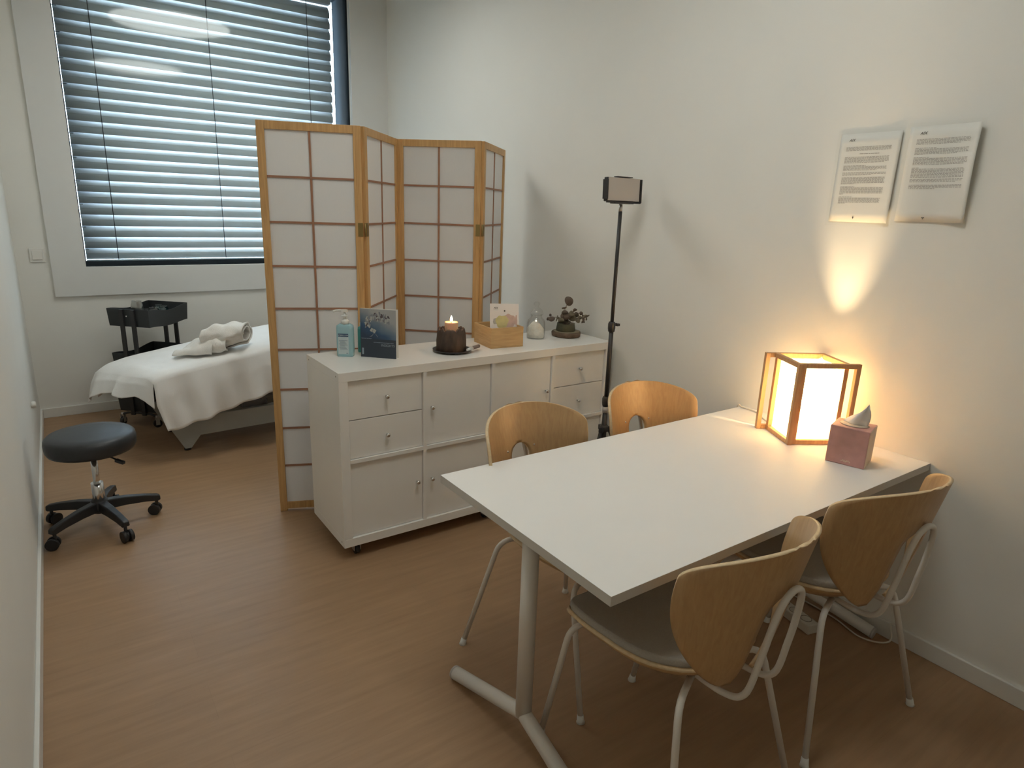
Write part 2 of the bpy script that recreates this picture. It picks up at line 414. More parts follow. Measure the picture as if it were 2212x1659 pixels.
# ------------------------------------------------------------------ round pendant lamps (seen mirrored in the glass)
def pendant(y, label):
    t = thing('round_ceiling_lamp', label, 'ceiling lamp', (0.82, y, 2.88), 0, 'round ceiling lamps')
    b = BM(); R = 0.47
    lathe(b, [(0.0, 0.07), (R - 0.02, 0.07), (R, 0.05), (R, 0.0), (R - 0.012, 0.0), (R - 0.012, 0.01), (0, 0.01)], 48); obj('housing', b, M_trim, t)
    b = BM(); lathe(b, [(0.0, 0.0), (R - 0.014, 0.0), (R - 0.014, 0.008), (0, 0.008)], 48); obj('diffuser', b, M_lens, t)
    b = BM(); tube(b, [(0, 0, 0.07), (0, 0, ZC - 2.88)], 0.02, 10); obj('stem', b, M_trim, t)
pendant(3.85, 'round white ceiling lamp mirrored as the larger upper oval in the window')
pendant(1.42, 'round white ceiling lamp mirrored as the smaller lower oval in the window')

# ------------------------------------------------------------------ light switch, door stop
t = thing('light_switch', 'small white light switch on back wall left of window', 'light switch', (-0.32, YB, 1.083))
b = BM(); box(b, (-0.040, -0.010, -0.044), (0.040, 0, 0.044)); obj('cover_plate', b, M_trim, t, bevel=0.003)
b = BM(); box(b, (-0.027, -0.0145, -0.028), (0.027, -0.010, 0.028)); obj('rocker', b, M_trim, t, bevel=0.002)
b = BM(); lathe(b, [(0, 0.0), (0.018, 0.0), (0.020, 0.01), (0.016, 0.022), (0, 0.024)], 16)
b.transform(frame_mat((0, 0, 0), (0, 0, -1), (0, 1, 0), (1, 0, 0)))
o = obj('wall_bumper', b, M_trim); o.location = (XL, 4.25, 0.352); tag(o, 'tiny white round bumper knob low on left wall', 'bumper')

# ------------------------------------------------------------------ sideboard
CX0, CY0, CZ0 = 0.6252, 2.3913, 0.0639
CW, CD, CH = 1.464, 0.39, 0.765
cb = thing('sideboard', 'white cube sideboard on castors with drawers and doors', 'sideboard', (CX0, CY0, 0))
z0, z1 = CZ0, CZ0 + CH
b = BM()
box(b, (0, 0, z1 - 0.038), (CW, CD, z1)); box(b, (0, 0, z0), (CW, CD, z0 + 0.038))
box(b, (0, 0, z0 + 0.038), (0.038, CD, z1 - 0.038)); box(b, (CW - 0.038, 0, z0 + 0.038), (CW, CD, z1 - 0.038))
obj('carcass', b, M_white, cb, bevel=0.0012)
xs = [0.038 + i * (0.335 + 0.016) for i in range(4)]
b = BM()
for i in range(3): box(b, (xs[i] + 0.335, 0.001, z0 + 0.038), (xs[i] + 0.351, CD, z1 - 0.038))
zm = z0 + 0.038 + 0.3365
for i in range(4): box(b, (xs[i], 0.001, zm), (xs[i] + 0.335, CD, zm + 0.016))
obj('dividers', b, M_white, cb)
b = BM(); box(b, (0.038, CD - 0.006, z0 + 0.038), (CW - 0.038, CD - 0.001, z1 - 0.038)); obj('back_panel', b, M_white, cb)
for y_, zz in ((0.03, z1 - 0.019), (0.03, z0 + 0.019), (CD - 0.03, z1 - 0.019)):
    b = BM(); tube(b, [(-0.0006, y_, zz), (0.001, y_, zz)], 0.0035, 8); obj('cam_lock_cover', b, M_socket, cb)
def knob_bm():
    b = BM(); lathe(b, [(0, 0), (0.004, 0), (0.004, 0.011), (0.0085, 0.013), (0.0095, 0.018), (0.007, 0.022), (0, 0.023)], 16)
    b.transform(frame_mat((0, 0, 0), (1, 0, 0), (0, 0, 1), (0, -1, 0))); return b
knob0 = None
def front(nm, x0, x1, za, zb, kx, kz):
    global knob0
    b = BM(); g = 0.0018
    box(b, (x0 + g, 0.012, za + g), (x1 - g, 0.028, zb - g))
    p = obj(nm, b, M_white, cb, bevel=0.001)
    if knob0 is None: knob0 = obj('knob', knob_bm(), M_chrome, p); kb = knob0
    else: kb = knob0.copy(); C.objects.link(kb); kb.parent = p
    kb.location = (kx, 0.012, kz)
zlo0, zlo1 = z0 + 0.038, zm
zhi0, zhi1 = zm + 0.016, z1 - 0.038
zmid = (zhi0 + zhi1) / 2
for i in (0, 3):
    xa, xb = xs[i], xs[i] + 0.335
    front('drawer', xa, xb, zmid, zhi1, (xa + xb) / 2, (zmid + zhi1) / 2)
    front('drawer', xa, xb, zhi0, zmid, (xa + xb) / 2, (zmid + zhi0) / 2)
    front('door', xa, xb, zlo0, zlo1, xb - 0.028 if i == 0 else xa + 0.028, zlo0 + 0.19)
front('door', xs[1], xs[1] + 0.335, zhi0, zhi1, xs[1] + 0.028, (zhi0 + zhi1) / 2 + 0.005)
front('door', xs[1], xs[1] + 0.335, zlo0, zlo1, xs[1] + 0.028, zlo0 + 0.19)
front('door', xs[2], xs[2] + 0.335, zhi0, zhi1, xs[2] + 0.335 - 0.028, (zhi0 + zhi1) / 2 - 0.005)
front('door', xs[2], xs[2] + 0.335, zlo0, zlo1, xs[2] + 0.335 - 0.028, zlo0 + 0.19)
for x, y in ((0.07, 0.05), (CW - 0.07, 0.05), (0.07, CD - 0.05), (CW - 0.07, CD - 0.05), (CW / 2, 0.05), (CW / 2, CD - 0.05)):
    b = BM()
    box(b, (x - 0.025, y - 0.025, z0 - 0.006), (x + 0.025, y + 0.025, z0))
    for s in (-1, 1): box(b, (x + s * 0.014 - 0.0015, y - 0.014, 0.020), (x + s * 0.014 + 0.0015, y + 0.014, z0 - 0.004))
    tube(b, [(x - 0.010, y, 0.0225), (x + 0.010, y, 0.0225)], 0.0222, 18, mi=1)
    obj('castor', b, [M_silver, M_black], cb)

# ------------------------------------------------------------------ folding shoji screen
ZS = 1.80
P = [Vector((0.528, 3.019)), Vector((0.937, 2.851)), Vector((1.283, 3.245)), Vector((1.618, 2.94)), Vector((1.985, 3.29))]
sc = thing('folding_screen', 'four panel shoji folding screen with pine frame behind the sideboard', 'folding screen', (P[0].x, P[0].y, 0))
def panel(a, c, hinge_at_end, ends):
    d = (c - a); Ln = d.length - ends; d = d.normalized(); n = Vector((-d.y, d.x))
    o0 = a - P[0] + d * ends / 2
    M = frame_mat((o0.x, o0.y, 0), (d.x, d.y, 0), (n.x, n.y, 0), (0, 0, 1))
    fw, th = 0.033, 0.019
    b = BM()
    box(b, (0, -th / 2, 0), (fw, th / 2, ZS)); box(b, (Ln - fw, -th / 2, 0), (Ln, th / 2, ZS))
    box(b, (fw, -th / 2, ZS - 0.034), (Ln - fw, th / 2, ZS)); box(b, (fw, -th / 2, 0.012), (Ln - fw, th / 2, 0.046))
    b.transform(M); pf = obj('panel_frame', b, M_pine, sc, bevel=0.0015)
    b = BM(); box(b, (fw - 0.002, -0.0008, 0.04), (Ln - fw + 0.002, 0.0008, ZS - 0.03)); b.transform(M)
    obj('paper', b, M_rice, pf)
    b = BM(); zlo, zhi = 0.046, ZS - 0.034
    for s in (-1, 1):
        y0, y1 = (0.001, 0.0055) if s > 0 else (-0.0055, -0.001)
        box(b, (Ln / 2 - 0.0045, y0, zlo), (Ln / 2 + 0.0045, y1, zhi))
        for r in range(1, 9):
            zz = zlo + (zhi - zlo) * r / 9
            box(b, (fw, y0 * 1.02, zz - 0.0045), (Ln - fw, y1 * 1.02, zz + 0.0045))
    b.transform(M); obj('lattice', b, M_lattice, pf)
    return M, Ln
for i in range(4):
    panel(P[i], P[i + 1], True, 0.012)
for i in (1, 2, 3):
    for zz in (0.32, 1.36):
        q = P[i] - P[0]
        s = -1 if i in (1, 3) else 1
        d1 = (P[i - 1] - P[i]).normalized(); d2 = (P[i + 1] - P[i]).normalized()
        bis = -(d1 + d2).normalized()
        b = BM(); c0 = Vector((q.x, q.y)) + bis * 0.010
        tube(b, [(c0.x, c0.y, zz - 0.03), (c0.x, c0.y, zz + 0.03)], 0.004, 8)
        for d in (d1, d2):
            e = Vector((-d.y, d.x)); e = e if e.dot(bis) > 0 else -e
            o1 = Vector((q.x, q.y)) + d * 0.005 + e * 0.0095
            M = frame_mat((o1.x, o1.y, zz), (d.x, d.y, 0), (e.x, e.y, 0), (0, 0, 1))
            box(b, (0, 0, -0.03), (0.022, 0.0022, 0.03), M=M)
        obj('hinge', b, M_brass, sc)

# ------------------------------------------------------------------ desk table
TX0, TX1, TY0, TY1, TZ = 0.6455, 2.1170, 0.852, 1.598, 0.6926
tb = thing('desk_table', 'rectangular white table with tubular legs set against the right wall', 'table', (1.38, 1.225, 0))
def tl(x, y, z): return (x - 1.38, y - 1.225, z)
b = BM(); box(b, tl(TX0, TY0, TZ - 0.025), tl(TX1, TY1, TZ))
o = obj('tabletop', b, [M_table, M_tedge], tb, bevel=0.0008)
for f in o.data.polygons:
    if abs(f.normal.z) < 0.5: f.material_index = 1
zu = TZ - 0.025
for sx, cx in ((1, 0.715), (-1, 2.035)):
    b = BM(); tube(b, [tl(cx, 1.225, 0.075), tl(cx, 1.225, zu - 0.004)], 0.0235, 20); obj('leg', b, M_tubew, tb)
    b = BM(); box(b, tl(cx - 0.02, 0.92, zu - 0.034), tl(cx + 0.02, 1.53, zu - 0.001)); obj('crossbar', b, M_tubew, tb, bevel=0.004)
    b = BM(); off = -0.045 * sx
    tube(b, [tl(cx + off, 1.53, 0.022), tl(cx, 1.225, 0.078), tl(cx + off * 0.6, 0.90, 0.022)], 0.0215, 16)
    ft = obj('foot', b, M_tubew, tb)
    for yy, ox in ((1.53, off), (0.90, off * 0.6)):
        b = BM(); s = 1 if yy > 1.2 else -1
        tube(b, [tl(cx + ox, yy, 0.022), tl(cx + ox * 1.03, yy + s * 0.008, 0.021)], 0.0218, 16)
        obj('end_cap', b, M_led, ft)
b = BM(); box(b, tl(0.735, 1.19, zu - 0.03), tl(2.015, 1.26, zu - 0.001)); obj('underframe', b, M_tubew, tb, bevel=0.003)

# ------------------------------------------------------------------ chairs
def interp(tab, t):
    for (a, va), (c, vc) in zip(tab, tab[1:]):
        if t <= c: 
            k = (t - a) / (c - a) if c > a else 0; k = max(0, min(1, k)); return va + (vc - va) * k
    return tab[-1][1]
ZW, ZTP_, HWD = 0.742, 0.819, 0.227
def halfw(z):
    if z > ZW: return HWD * max(0.0, 1 - ((z - ZW) / (ZTP_ - ZW)) ** 2.4) ** (1 / 2.4)
    return HWD * max(0.0, 1 - ((ZW - z) / 0.335) ** 2.5) ** (1 / 1.5)
def slotw(z):
    if z < 0.640: return 0.044
    if z < 0.684: return math.sqrt(max(0.0, 0.044 ** 2 - (z - 0.640) ** 2))
    return 0.0
def backy(x, z):
    base = -0.286 - 0.22 * (z - 0.7) if z > 0.5 else interp([(0.41, -0.205), (0.46, -0.228), (0.50, -0.242)], z)
    return base + 0.266 - math.sqrt(max(1e-6, 0.266 ** 2 - x * x))
def make_chair(label):
    t = thing('plywood_chair', label, 'chair', (0, 0, 0), 0, 'plywood chairs around the table')
    b = BM()
    zs = [0.432 + (ZW - 0.432) * i / 26 for i in range(26)] + [ZW + (ZTP_ - ZW) * math.sin(PI / 2 * i / 22) for i in range(23)]
    zs = sorted(set([round(z, 5) for z in zs] + [0.684, 0.680]))
    nc = 14
    for s in (-1, 1):
        V = []
        for z in zs:
            c = halfw(z); a = min(slotw(z), c * 0.6)
            V.append([b.verts.new((s * (a + (c - a) * k / nc), backy(a + (c - a) * k / nc, z), z)) for k in range(nc + 1)])
        for i in range(len(zs) - 1):
            for k in range(nc):
                q = (V[i][k], V[i][k + 1], V[i + 1][k + 1], V[i + 1][k])
                if (q[0].co - q[3].co).length + (q[1].co - q[2].co).length < 1e-6: continue
                try: f = b.faces.new(q); f.smooth = True
                except ValueError: pass
    bmesh.ops.remove_doubles(b, verts=b.verts, dist=1e-5)
    back = obj('backrest', b, [M_ply, M_plyedge], t, solid=(0.010, 0, 1))
    for x in (-0.062, 0.062):
        b = BM(); lathe(b, [(0, 0.0028), (0.0035, 0.0022), (0.0045, 0), (0.0, -0.002)], 12)
        b.transform(frame_mat((x, backy(x, 0.668) + 0.0052, 0.668), (1, 0, 0), (0, 0, -1), (0, 1, 0)))
        obj('screw', b, M_chrome, back)
    # seat shell: rounded shape, dished, rear edge lifts, front edge rolls down
    def seat_outline(a):
        ca, sa = math.cos(a), math.sin(a)
        r = 1 / ((abs(ca) ** 3.2 + abs(sa) ** 3.2) ** (1 / 3.2))
        x, y = r * ca, r * sa
        wx = 0.213 + 0.012 * y if y > 0 else 0.213 - 0.055 * y * y
        return x * wx, 0.020 + y * 0.212
    def seat_z(x, y):
        u = x / 0.21; v = (y - 0.02) / 0.21
        z = 0.456 + 0.026 * u * u
        if v > 0.45: z -= 0.030 * ((v - 0.45) / 0.55) ** 2
        if v < -0.3: z += 0.016 * ((-v - 0.3) / 0.7) ** 2
        return z
    def disc(b, off, scale, mi=0, dish=0.0, dexp=2.5):
        rings = []; na = 48; nr = 10
        ctr = b.verts.new((0, 0.02, seat_z(0, 0.02) + off - dish))
        for j in range(1, nr + 1):
            rr = j / nr * scale; ring = []
            for k in range(na):
                x, y = seat_outline(2 * PI * k / na); x *= rr; y = 0.02 + (y - 0.02) * rr
                ring.append(b.verts.new((x, y, seat_z(x, y) + off - dish * (1 - (j / nr) ** dexp))))
            rings.append(ring)
        for k in range(na):
            f = b.faces.new((ctr, rings[0][k], rings[0][(k + 1) % na])); f.smooth = True; f.material_index = mi
        for A, B in zip(rings, rings[1:]):
            for k in range(na):
                f = b.faces.new((A[k], A[(k + 1) % na], B[(k + 1) % na], B[k])); f.smooth = True; f.material_index = mi
    b = BM(); disc(b, 0.0, 1.0, dish=0.046, dexp=5.5); seat = obj('seat', b, [M_ply, M_plyedge], t, solid=(0.011, -1, 1))
    b = BM(); disc(b, 0.019, 0.99, dish=0.008); obj('seat_pad', b, M_seat, t, solid=(0.020, -1), bevel=0.006)
    # legs and tube frame
    zt = 0.400
    for sx in (-1, 1):
        b = BM()
        pts = fillet([(sx * 0.075, 0.150, zt + 0.008), (sx * 0.181, 0.177, zt + 0.006), (sx * 0.196, 0.256, 0.012)], 0.045)
        tube(b, pts, 0.0088, 12); l = obj('leg', b, M_tubew, t)
        b = BM(); tube(b, [(sx * 0.1955, 0.2535, 0.024), (sx * 0.1962, 0.257, 0.006), (sx * 0.1963, 0.2575, 0.0)], [0.0098, 0.0115, 0.0135], 12); obj('foot_glide', b, M_pump, l)
        b = BM()
        pts = fillet([(sx * 0.070, -0.130, zt + 0.008), (sx * 0.168, -0.170, zt + 0.006), (sx * 0.254, -0.248, 0.012)], 0.045)
        tube(b, pts, 0.0088, 12); l = obj('leg', b, M_tubew, t)
        b = BM(); tube(b, [(sx * 0.2520, -0.2460, 0.024), (sx * 0.2550, -0.2490, 0.006), (sx * 0.2555, -0.2495, 0.0)], [0.0098, 0.0115, 0.0135], 12); obj('foot_glide', b, M_pump, l)
    b = BM()
    for sx in (-1, 1): tube(b, [(sx * 0.078, 0.155, zt + 0.006), (sx * 0.068, -0.135, zt + 0.006)], 0.0088, 10)
    box(b, (-0.09, -0.05, zt + 0.004), (0.09, 0.06, zt + 0.008))
    obj('seat_frame', b, M_tubew, t)
    b = BM()   # hoop that carries the backrest, running round its slot
    half = [(0.062, -0.10, zt + 0.012), (0.062, -0.205, zt + 0.010), (0.061, -0.262, 0.440), (0.057, -0.284, 0.54), (0.052, -0.297, 0.63), (0.036, -0.305, 0.690)]
    pts = [(-x, y, z) for x, y, z in half] + [(0, -0.307, 0.709)] + half[::-1]
    tube(b, spl(pts, 6), 0.0078, 12); obj('back_support', b, M_tubew, t)
    return t
c0 = make_chair('plywood chair nearest the camera, seen from behind at the left table corner')
c0.location = (0.968, 0.950, 0); c0.rotation_euler = (0, 0, 0.05)
dup(c0, (1.595, 0.932, 0), -0.10, 'plywood chair on the near side of the table, beside the right wall')
dup(c0, (1.058, 1.448, 0), 3.25, 'plywood chair across the table, its back in front of the sideboard')
dup(c0, (1.606, 1.469, 0), 3.08, 'plywood chair across the table, right of the light stand')

# ------------------------------------------------------------------ table lamp
LA = math.radians(-31)
t = thing('table_lamp', 'glowing cube table lamp with wooden frames and paper shade', 'lamp', (1.857, 1.207, TZ), LA)
HL = 0.298; fr = 0.0165
U, Vv = 0.172, 0.178
def frame_rect(b, p0, p1, th=fr):
    d = Vector((p1[0] - p0[0], p1[1] - p0[1])); L = d.length; d.normalize(); n = Vector((-d.y, d.x))
    M = frame_mat((p0[0], p0[1], 0), (d.x, d.y, 0), (n.x, n.y, 0), (0, 0, 1))
    box(b, (0, -th / 2, 0), (th, th / 2, HL), M=M); box(b, (L - th, -th / 2, 0), (L, th / 2, HL), M=M)
    box(b, (th, -th / 2, HL - th), (L - th, th / 2, HL), M=M); box(b, (th, -th / 2, 0), (L - th, th / 2, th), M=M)
h = fr / 2
for a, c in (((0.0, h), (0.215, h)), ((-h, -0.008), (-h, Vv - h)), ((-0.052, Vv), (U - h, Vv)), ((U, 2 * h), (U, Vv + 0.012))):
    b = BM(); frame_rect(b, a, c); obj('wooden_frame', b, M_lampwood, t, bevel=0.0012)
b = BM()
e = 0.003; zp0, zp1 = fr, HL - fr
def pane(p, q):
    b.faces.new([b.verts.new(v) for v in ((p[0], p[1], zp0), (q[0], q[1], zp0), (q[0], q[1], zp1), (p[0], p[1], zp1))])
pane((0.004, fr + 0.001), (U - h - 0.001, fr + 0.001)); pane((0.001, fr + 0.001), (0.001, Vv - h - 0.002))
pane((0.004, Vv - h - 0.002), (U - h - 0.001, Vv - h - 0.002)); pane((U - h - 0.001, fr + 0.004), (U - h - 0.001, Vv - h - 0.004))
obj('paper_shade', b, M_shade, t)
b = BM()   # paper top with a small round vent above the bulb
hx, hy, hr = U / 2 + 0.0175, Vv / 2 + 0.0105, 0.0175
x0, x1, y0, y1, zt_ = 0.003, U - h - 0.002, fr + 0.002, Vv - h - 0.003, HL - fr - 0.004
ring = [b.verts.new((hx + hr * math.cos(2 * PI * k / 32), hy + hr * math.sin(2 * PI * k / 32), zt_)) for k in range(32)]
outer = []
for k in range(32):
    a = 2 * PI * k / 32; ca, sa = math.cos(a), math.sin(a)
    tt = min([q for q in (((x1 - hx) / ca if ca > 1e-6 else 9), ((x0 - hx) / ca if ca < -1e-6 else 9), ((y1 - hy) / sa if sa > 1e-6 else 9), ((y0 - hy) / sa if sa < -1e-6 else 9))])
    outer.append(b.verts.new((hx + ca * tt, hy + sa * tt, zt_)))
for k in range(32):
    b.faces.new((ring[k], ring[(k + 1) % 32], outer[(k + 1) % 32], outer[k]))
obj('paper_top', b, M_shade, t)
bulb_loc = (U / 2, Vv / 2, 0.198)
b = BM(); lathe(b, [(0, 0.0), (0.035, 0.0), (0.035, 0.012), (0.016, 0.02), (0.016, 0.11), (0, 0.11)], 20, (U / 2, Vv / 2)); obj('bulb_holder', b, M_trim, t)
bu = bpy.data.lights.new('bulb', 'POINT'); bu.energy = BULB_W; bu.color = (1.0, 0.72, 0.40); bu.shadow_soft_size = 0.010
buo = bpy.data.objects.new('bulb', bu); C.objects.link(buo); buo.parent = t; buo.location = bulb_loc
b = BM()
tube(b, spl([(1.98, 1.38, TZ + 0.010), (2.03, 1.44, TZ + 0.004), (2.075, 1.50, TZ + 0.005), (2.085, 1.575, TZ + 0.004), (2.086, 1.604, TZ - 0.01), (2.088, 1.606, 0.45), (2.08, 1.55, 0.2), (2.05, 1.40, 0.03), (1.985, 1.28, 0.010), (1.945, 1.215, 0.022)], 8), 0.003, 8)
b.transform(Matrix.Rotation(-LA, 4, 'Z') @ Matrix.Translation((-1.857, -1.207, -TZ)))
o = obj('power_cord', b, M_cable, t)

# ------------------------------------------------------------------ tissue box
t = thing('tissue_box', 'rose pink cube tissue box beside the glowing lamp', 'tissue box', (1.868, 1.008, TZ), math.atan2(-0.96, 0.27))
# local x along the visible face (screen right), local y points back (wall side)
b = BM(); w2, d2, hb = 0.060, 0.055, 0.128
vs = box(b, (-w2, -d2 + 0.02, 0), (w2, d2 + 0.02, hb))
o = obj('carton', b, [M_tissbox, M_tissside], t, bevel=0.003)
for f in o.data.polygons:
    if f.normal.x > 0.7: f.material_index = 1
b = BM(); lathe(b, [(0.034, hb + 0.0002), (0.036, hb + 0.0014), (0.026, hb + 0.0014), (0.0, hb + 0.0006)], 28, (0.0, 0.022)); 
for v in b.verts: v.co.x *= 1.25
obj('opening_film', b, M_tissside, t)
b = BM()
def tis(u, v):
    a = (u - 0.5) * 2.6; r = 0.030 * (1 - v ** 1.6) + 0.006
    x = math.sin(a) * r * 1.1 + 0.026 * v ** 1.2 + 0.006 * v; y = 0.024 + (1 - math.cos(a)) * r * 0.8 - 0.008 + 0.004 * math.sin(u * 11) * (1 - v)
    z = hb + 0.001 + v * 0.078 * (1 - 1.1 * (u - 0.58) ** 2) - 0.010 * v * v * abs(math.sin(u * 6))
    return (x, y + 0.005 * math.sin(v * 5 + u * 5), z)
grid(b, tis, 26, 18); obj('tissue', b, M_tissue, t, solid=(0.0012, 0))
b = BM()
for k in range(7): box(b, (-0.012 + k * 0.0042, -d2 + 0.0192, 0.012 + 0.002 * math.sin(k * 1.7)), (-0.0090 + k * 0.0042, -d2 + 0.0200, 0.0155 + 0.003 * abs(math.sin(k * 2.1))))
obj('printed_mark', b, M_tissside, t)

# ------------------------------------------------------------------ power strip under the table
ang = math.atan2(1.174 - 1.051, 1.927 - 1.898)
t = thing('power_strip', 'white power strip lying on floor behind the near chairs', 'power strip', (1.915, 1.12, 0), ang)
b = BM(); box(b, (-0.095, -0.026, 0), (0.095, 0.026, 0.040)); obj('housing', b, M_cable, t, bevel=0.006)
for k in range(3):
    b = BM(); x = -0.055 + 0.055 * k
    lathe(b, [(0, 0.0385), (0.0185, 0.0385), (0.0185, 0.0408), (0.0205, 0.0408), (0.0205, 0.040)], 24, (x, 0), 0)
    obj('socket', b, M_socket, t)
b = BM()
tube(b, spl([(1.94, 1.22, 0.020), (1.99, 1.28, 0.012), (2.05, 1.25, 0.006), (2.055, 1.05, 0.005), (2.02, 0.92, 0.006), (2.06, 0.84, 0.02), (2.098, 0.86, 0.07)], 8), 0.0032, 8)
b.transform(Matrix.Rotation(-ang, 4, 'Z') @ Matrix.Translation((-1.915, -1.12, 0)))
o = obj('supply_cable', b, M_cable, t)

# ------------------------------------------------------------------ papers on the wall
def lines_bm(rows, W, H, x_off, bmx, lift):
    b = BM(); rr = random.Random(3)
    for v, u0, u1 in rows:
        u = u0
        while u < u1 - 0.01:
            wd = min(rr.uniform(0.012, 0.055), u1 - u)
            ys, ye = u * W, (u + wd) * W
            z = -v * H
            q = [(ys, z - 0.0009), (ye, z - 0.0009), (ye, z + 0.0009), (ys, z + 0.0009)]
            f = [b.verts.new((-bmx(yy / W, -zz / H) - lift, -yy, zz)) for yy, zz in q]
            b.faces.new(f)
            u += wd + 0.009
    return b
def block(v0, n, full=0.86, last=0.6, u0=0.12, head=None, dv=0.0122):
    rows = []
    if head: rows.append((v0, u0, u0 + head)); v0 += dv * 1.05
    for k in range(n): rows.append((v0 + k * dv, u0, full if k < n - 1 else last))
    return rows
def document(name, label, y_left, z_top, rows, bend, tilt=0.0, w_extra=0.0):
    t = thing(name, label, 'document', (XR, y_left, z_top), 0, 'documents on the right wall')
    W, H = 0.210, 0.297
    b = BM(); grid(b, lambda u, v: (-bend(u, v) - 0.0010, -u * W, -v * H), 16, 10); pp = obj('paper', b, M_paper, t, solid=(0.0003, 0))
    obj('printed_text', lines_bm(rows, W, H, 0, bend, 0.0016), M_ink, pp)
    f = Vector((0, -1, 0))
    text_mesh('logo', 'AIX', 0.0125, M_inkd, pp, frame_mat((-bend(0.14, 0.07) - 0.0016, -0.20 * W, -0.085 * H), (0, -1, 0), (0, 0, 1), (-1, 0, 0)), shear=0.25)
    b = BM(); grid(b, lambda u, v: (-bend(u, v) - 0.0028, 0.011 - u * (W + 0.022), 0.012 - v * (H + 0.026)), 16, 10)
    obj('plastic_sleeve', b, M_sleeve, t)
    return t, pp
r1 = block(0.15, 4, 0.86, 0.86) + [(0.225, 0.36, 0.68), (0.228, 0.36, 0.68)] + block(0.262, 6, 0.85, 0.78) + block(0.358, 4, 0.84, 0.68, head=0.37) + block(0.437, 3, 0.84, 0.6) + block(0.492, 7, 0.84, 0.34, dv=0.0118) + block(0.595, 7, 0.84, 0.2, head=0.24, dv=0.0118) + block(0.712, 6, 0.82, 0.24, head=0.22, dv=0.0118)
r2 = block(0.135, 5, 0.88, 0.75) + block(0.225, 5, 0.88, 0.72, head=0.3) + block(0.322, 6, 0.89, 0.85, head=0.22) + block(0.43, 8, 0.88, 0.88, head=0.1) + block(0.55, 3, 0.88, 0.78) + block(0.61, 4, 0.88, 0.5)
bend1 = lambda u, v: 0.002 + 0.011 * max(0, u - 0.55) ** 2 * 4 * (0.4 + 0.6 * v)
bend2 = lambda u, v: 0.003 + 0.030 * max(0, u - 0.5) ** 1.6 * 2 * (0.55 + 0.45 * math.sin(PI * min(1, v + 0.1)))
d1, p1 = document('wall_document', 'printed page in plastic sleeve, left one above the lamp', 1.345, 1.768, r1, bend1)
text_mesh('page_mark', '9', 0.011, M_inkd, p1, frame_mat((-0.004, -0.42 * 0.21, -0.965 * 0.297), (0, -1, 0), (0, 0, 1), (-1, 0, 0)))
d2, p2 = document('wall_document', 'printed page in plastic sleeve with lifting edge, right one of the pair', 1.113, 1.776, r2, bend2)
b = BM()
for dx, dz in ((0.0, 0.0), (0.0, 0.0035), (-0.003, 0.0035), (0.003, 0.0035)): box(b, (-0.0068, dx - 0.0013 - 0.42 * 0.21, dz - 0.0015 - 0.965 * 0.297), (-0.0062, dx + 0.0013 - 0.42 * 0.21, dz + 0.0015 - 0.965 * 0.297))
obj('page_mark', b, M_inkd, p2)

# ------------------------------------------------------------------ LED light on tripod
t = thing('light_stand', 'black tripod stand topped by a square LED light by the sideboard end', 'light stand', (1.925, 2.235, 0))
b = BM(); tube(b, [(0, 0, 0.10), (0, 0, 0.585)], 0.0125, 14); tube(b, [(0, 0, 0.585), (0, 0, 0.945)], 0.0108, 14); tube(b, [(0, 0, 0.945), (0, 0, 1.480)], 0.0088, 14); obj('pole', b, M_black, t)
for zz, s in ((0.945, 1.0), (0.572, 1.1)):
    b = BM(); lathe(b, [(0.0, -0.024), (0.0155 * s, -0.024), (0.018 * s, -0.008), (0.018 * s, 0.014), (0.014 * s, 0.024), (0.0, 0.024)], 16)
    for v in b.verts: v.co.z += zz
    box(b, (0.012, -0.006, zz + 0.004), (0.030, 0.006, zz + 0.016)); box(b, (0.028, -0.010, zz + 0.001), (0.046, 0.006, zz + 0.013))
    obj('clamp', b, M_black, t, bevel=0.0012)
b = BM(); tube(b, [(0, 0, 0.512), (0, 0, 0.545)], 0.0145, 14); obj('sticker_band', b, M_led, t)
b = BM(); lathe(b, [(0, 0.415), (0.020, 0.415), (0.022, 0.425), (0.022, 0.440), (0.016, 0.448), (0, 0.448)], 16); lathe(b, [(0, 0.095), (0.018, 0.095), (0.018, 0.125), (0, 0.125)], 16); obj('hub', b, M_black, t)
for a in (200, 320, 80):
    a = math.radians(a); ca, sa = math.cos(a), math.sin(a); R = 0.14 if sa > 0.5 else 0.22
    b = BM(); tube(b, [(ca * 0.022, sa * 0.022, 0.428), (ca * R, sa * R, 0.010)], 0.0075, 10)
    tube(b, [(ca * 0.016, sa * 0.016, 0.112), (ca * (0.022 + (R - 0.022) * 0.62), sa * (0.022 + (R - 0.022) * 0.62), 0.17)], 0.0045, 8)
    box(b, (-0.012, -0.010, -0.012), (0.012, 0.010, 0.012), M=frame_mat((ca * 0.026, sa * 0.026, 0.428), (ca, sa, 0), (-sa, ca, 0), (0, 0, 1)))
    l = obj('leg', b, M_black, t)
    b = BM(); tube(b, [(ca * (R - 0.002), sa * (R - 0.002), 0.016), (ca * (R + 0.002), sa * (R + 0.002), 0.0)], 0.0105, 10); obj('rubber_foot', b, M_blackm, l)
b = BM(); tube(b, [(0, 0, 1.476), (0, 0, 1.512)], 0.0085, 14); obj('spigot', b, M_silver, t)
M = frame_mat((0.0, 0.0, 1.574), (math.cos(-0.15), math.sin(-0.15), 0.0), (math.sin(0.15), math.cos(0.15), 0.0), (0, 0, 1))
M = Matrix.Translation((0.0, 0, 1.574)) @ Matrix.Rotation(0.06, 4, 'Z') @ Matrix.Rotation(math.radians(-2), 4, 'X')
b = BM(); box(b, (-0.108, -0.012, -0.052), (0.108, 0.010, 0.052), M=M); body = obj('lamp_head', b, M_black, t, bevel=0.003)
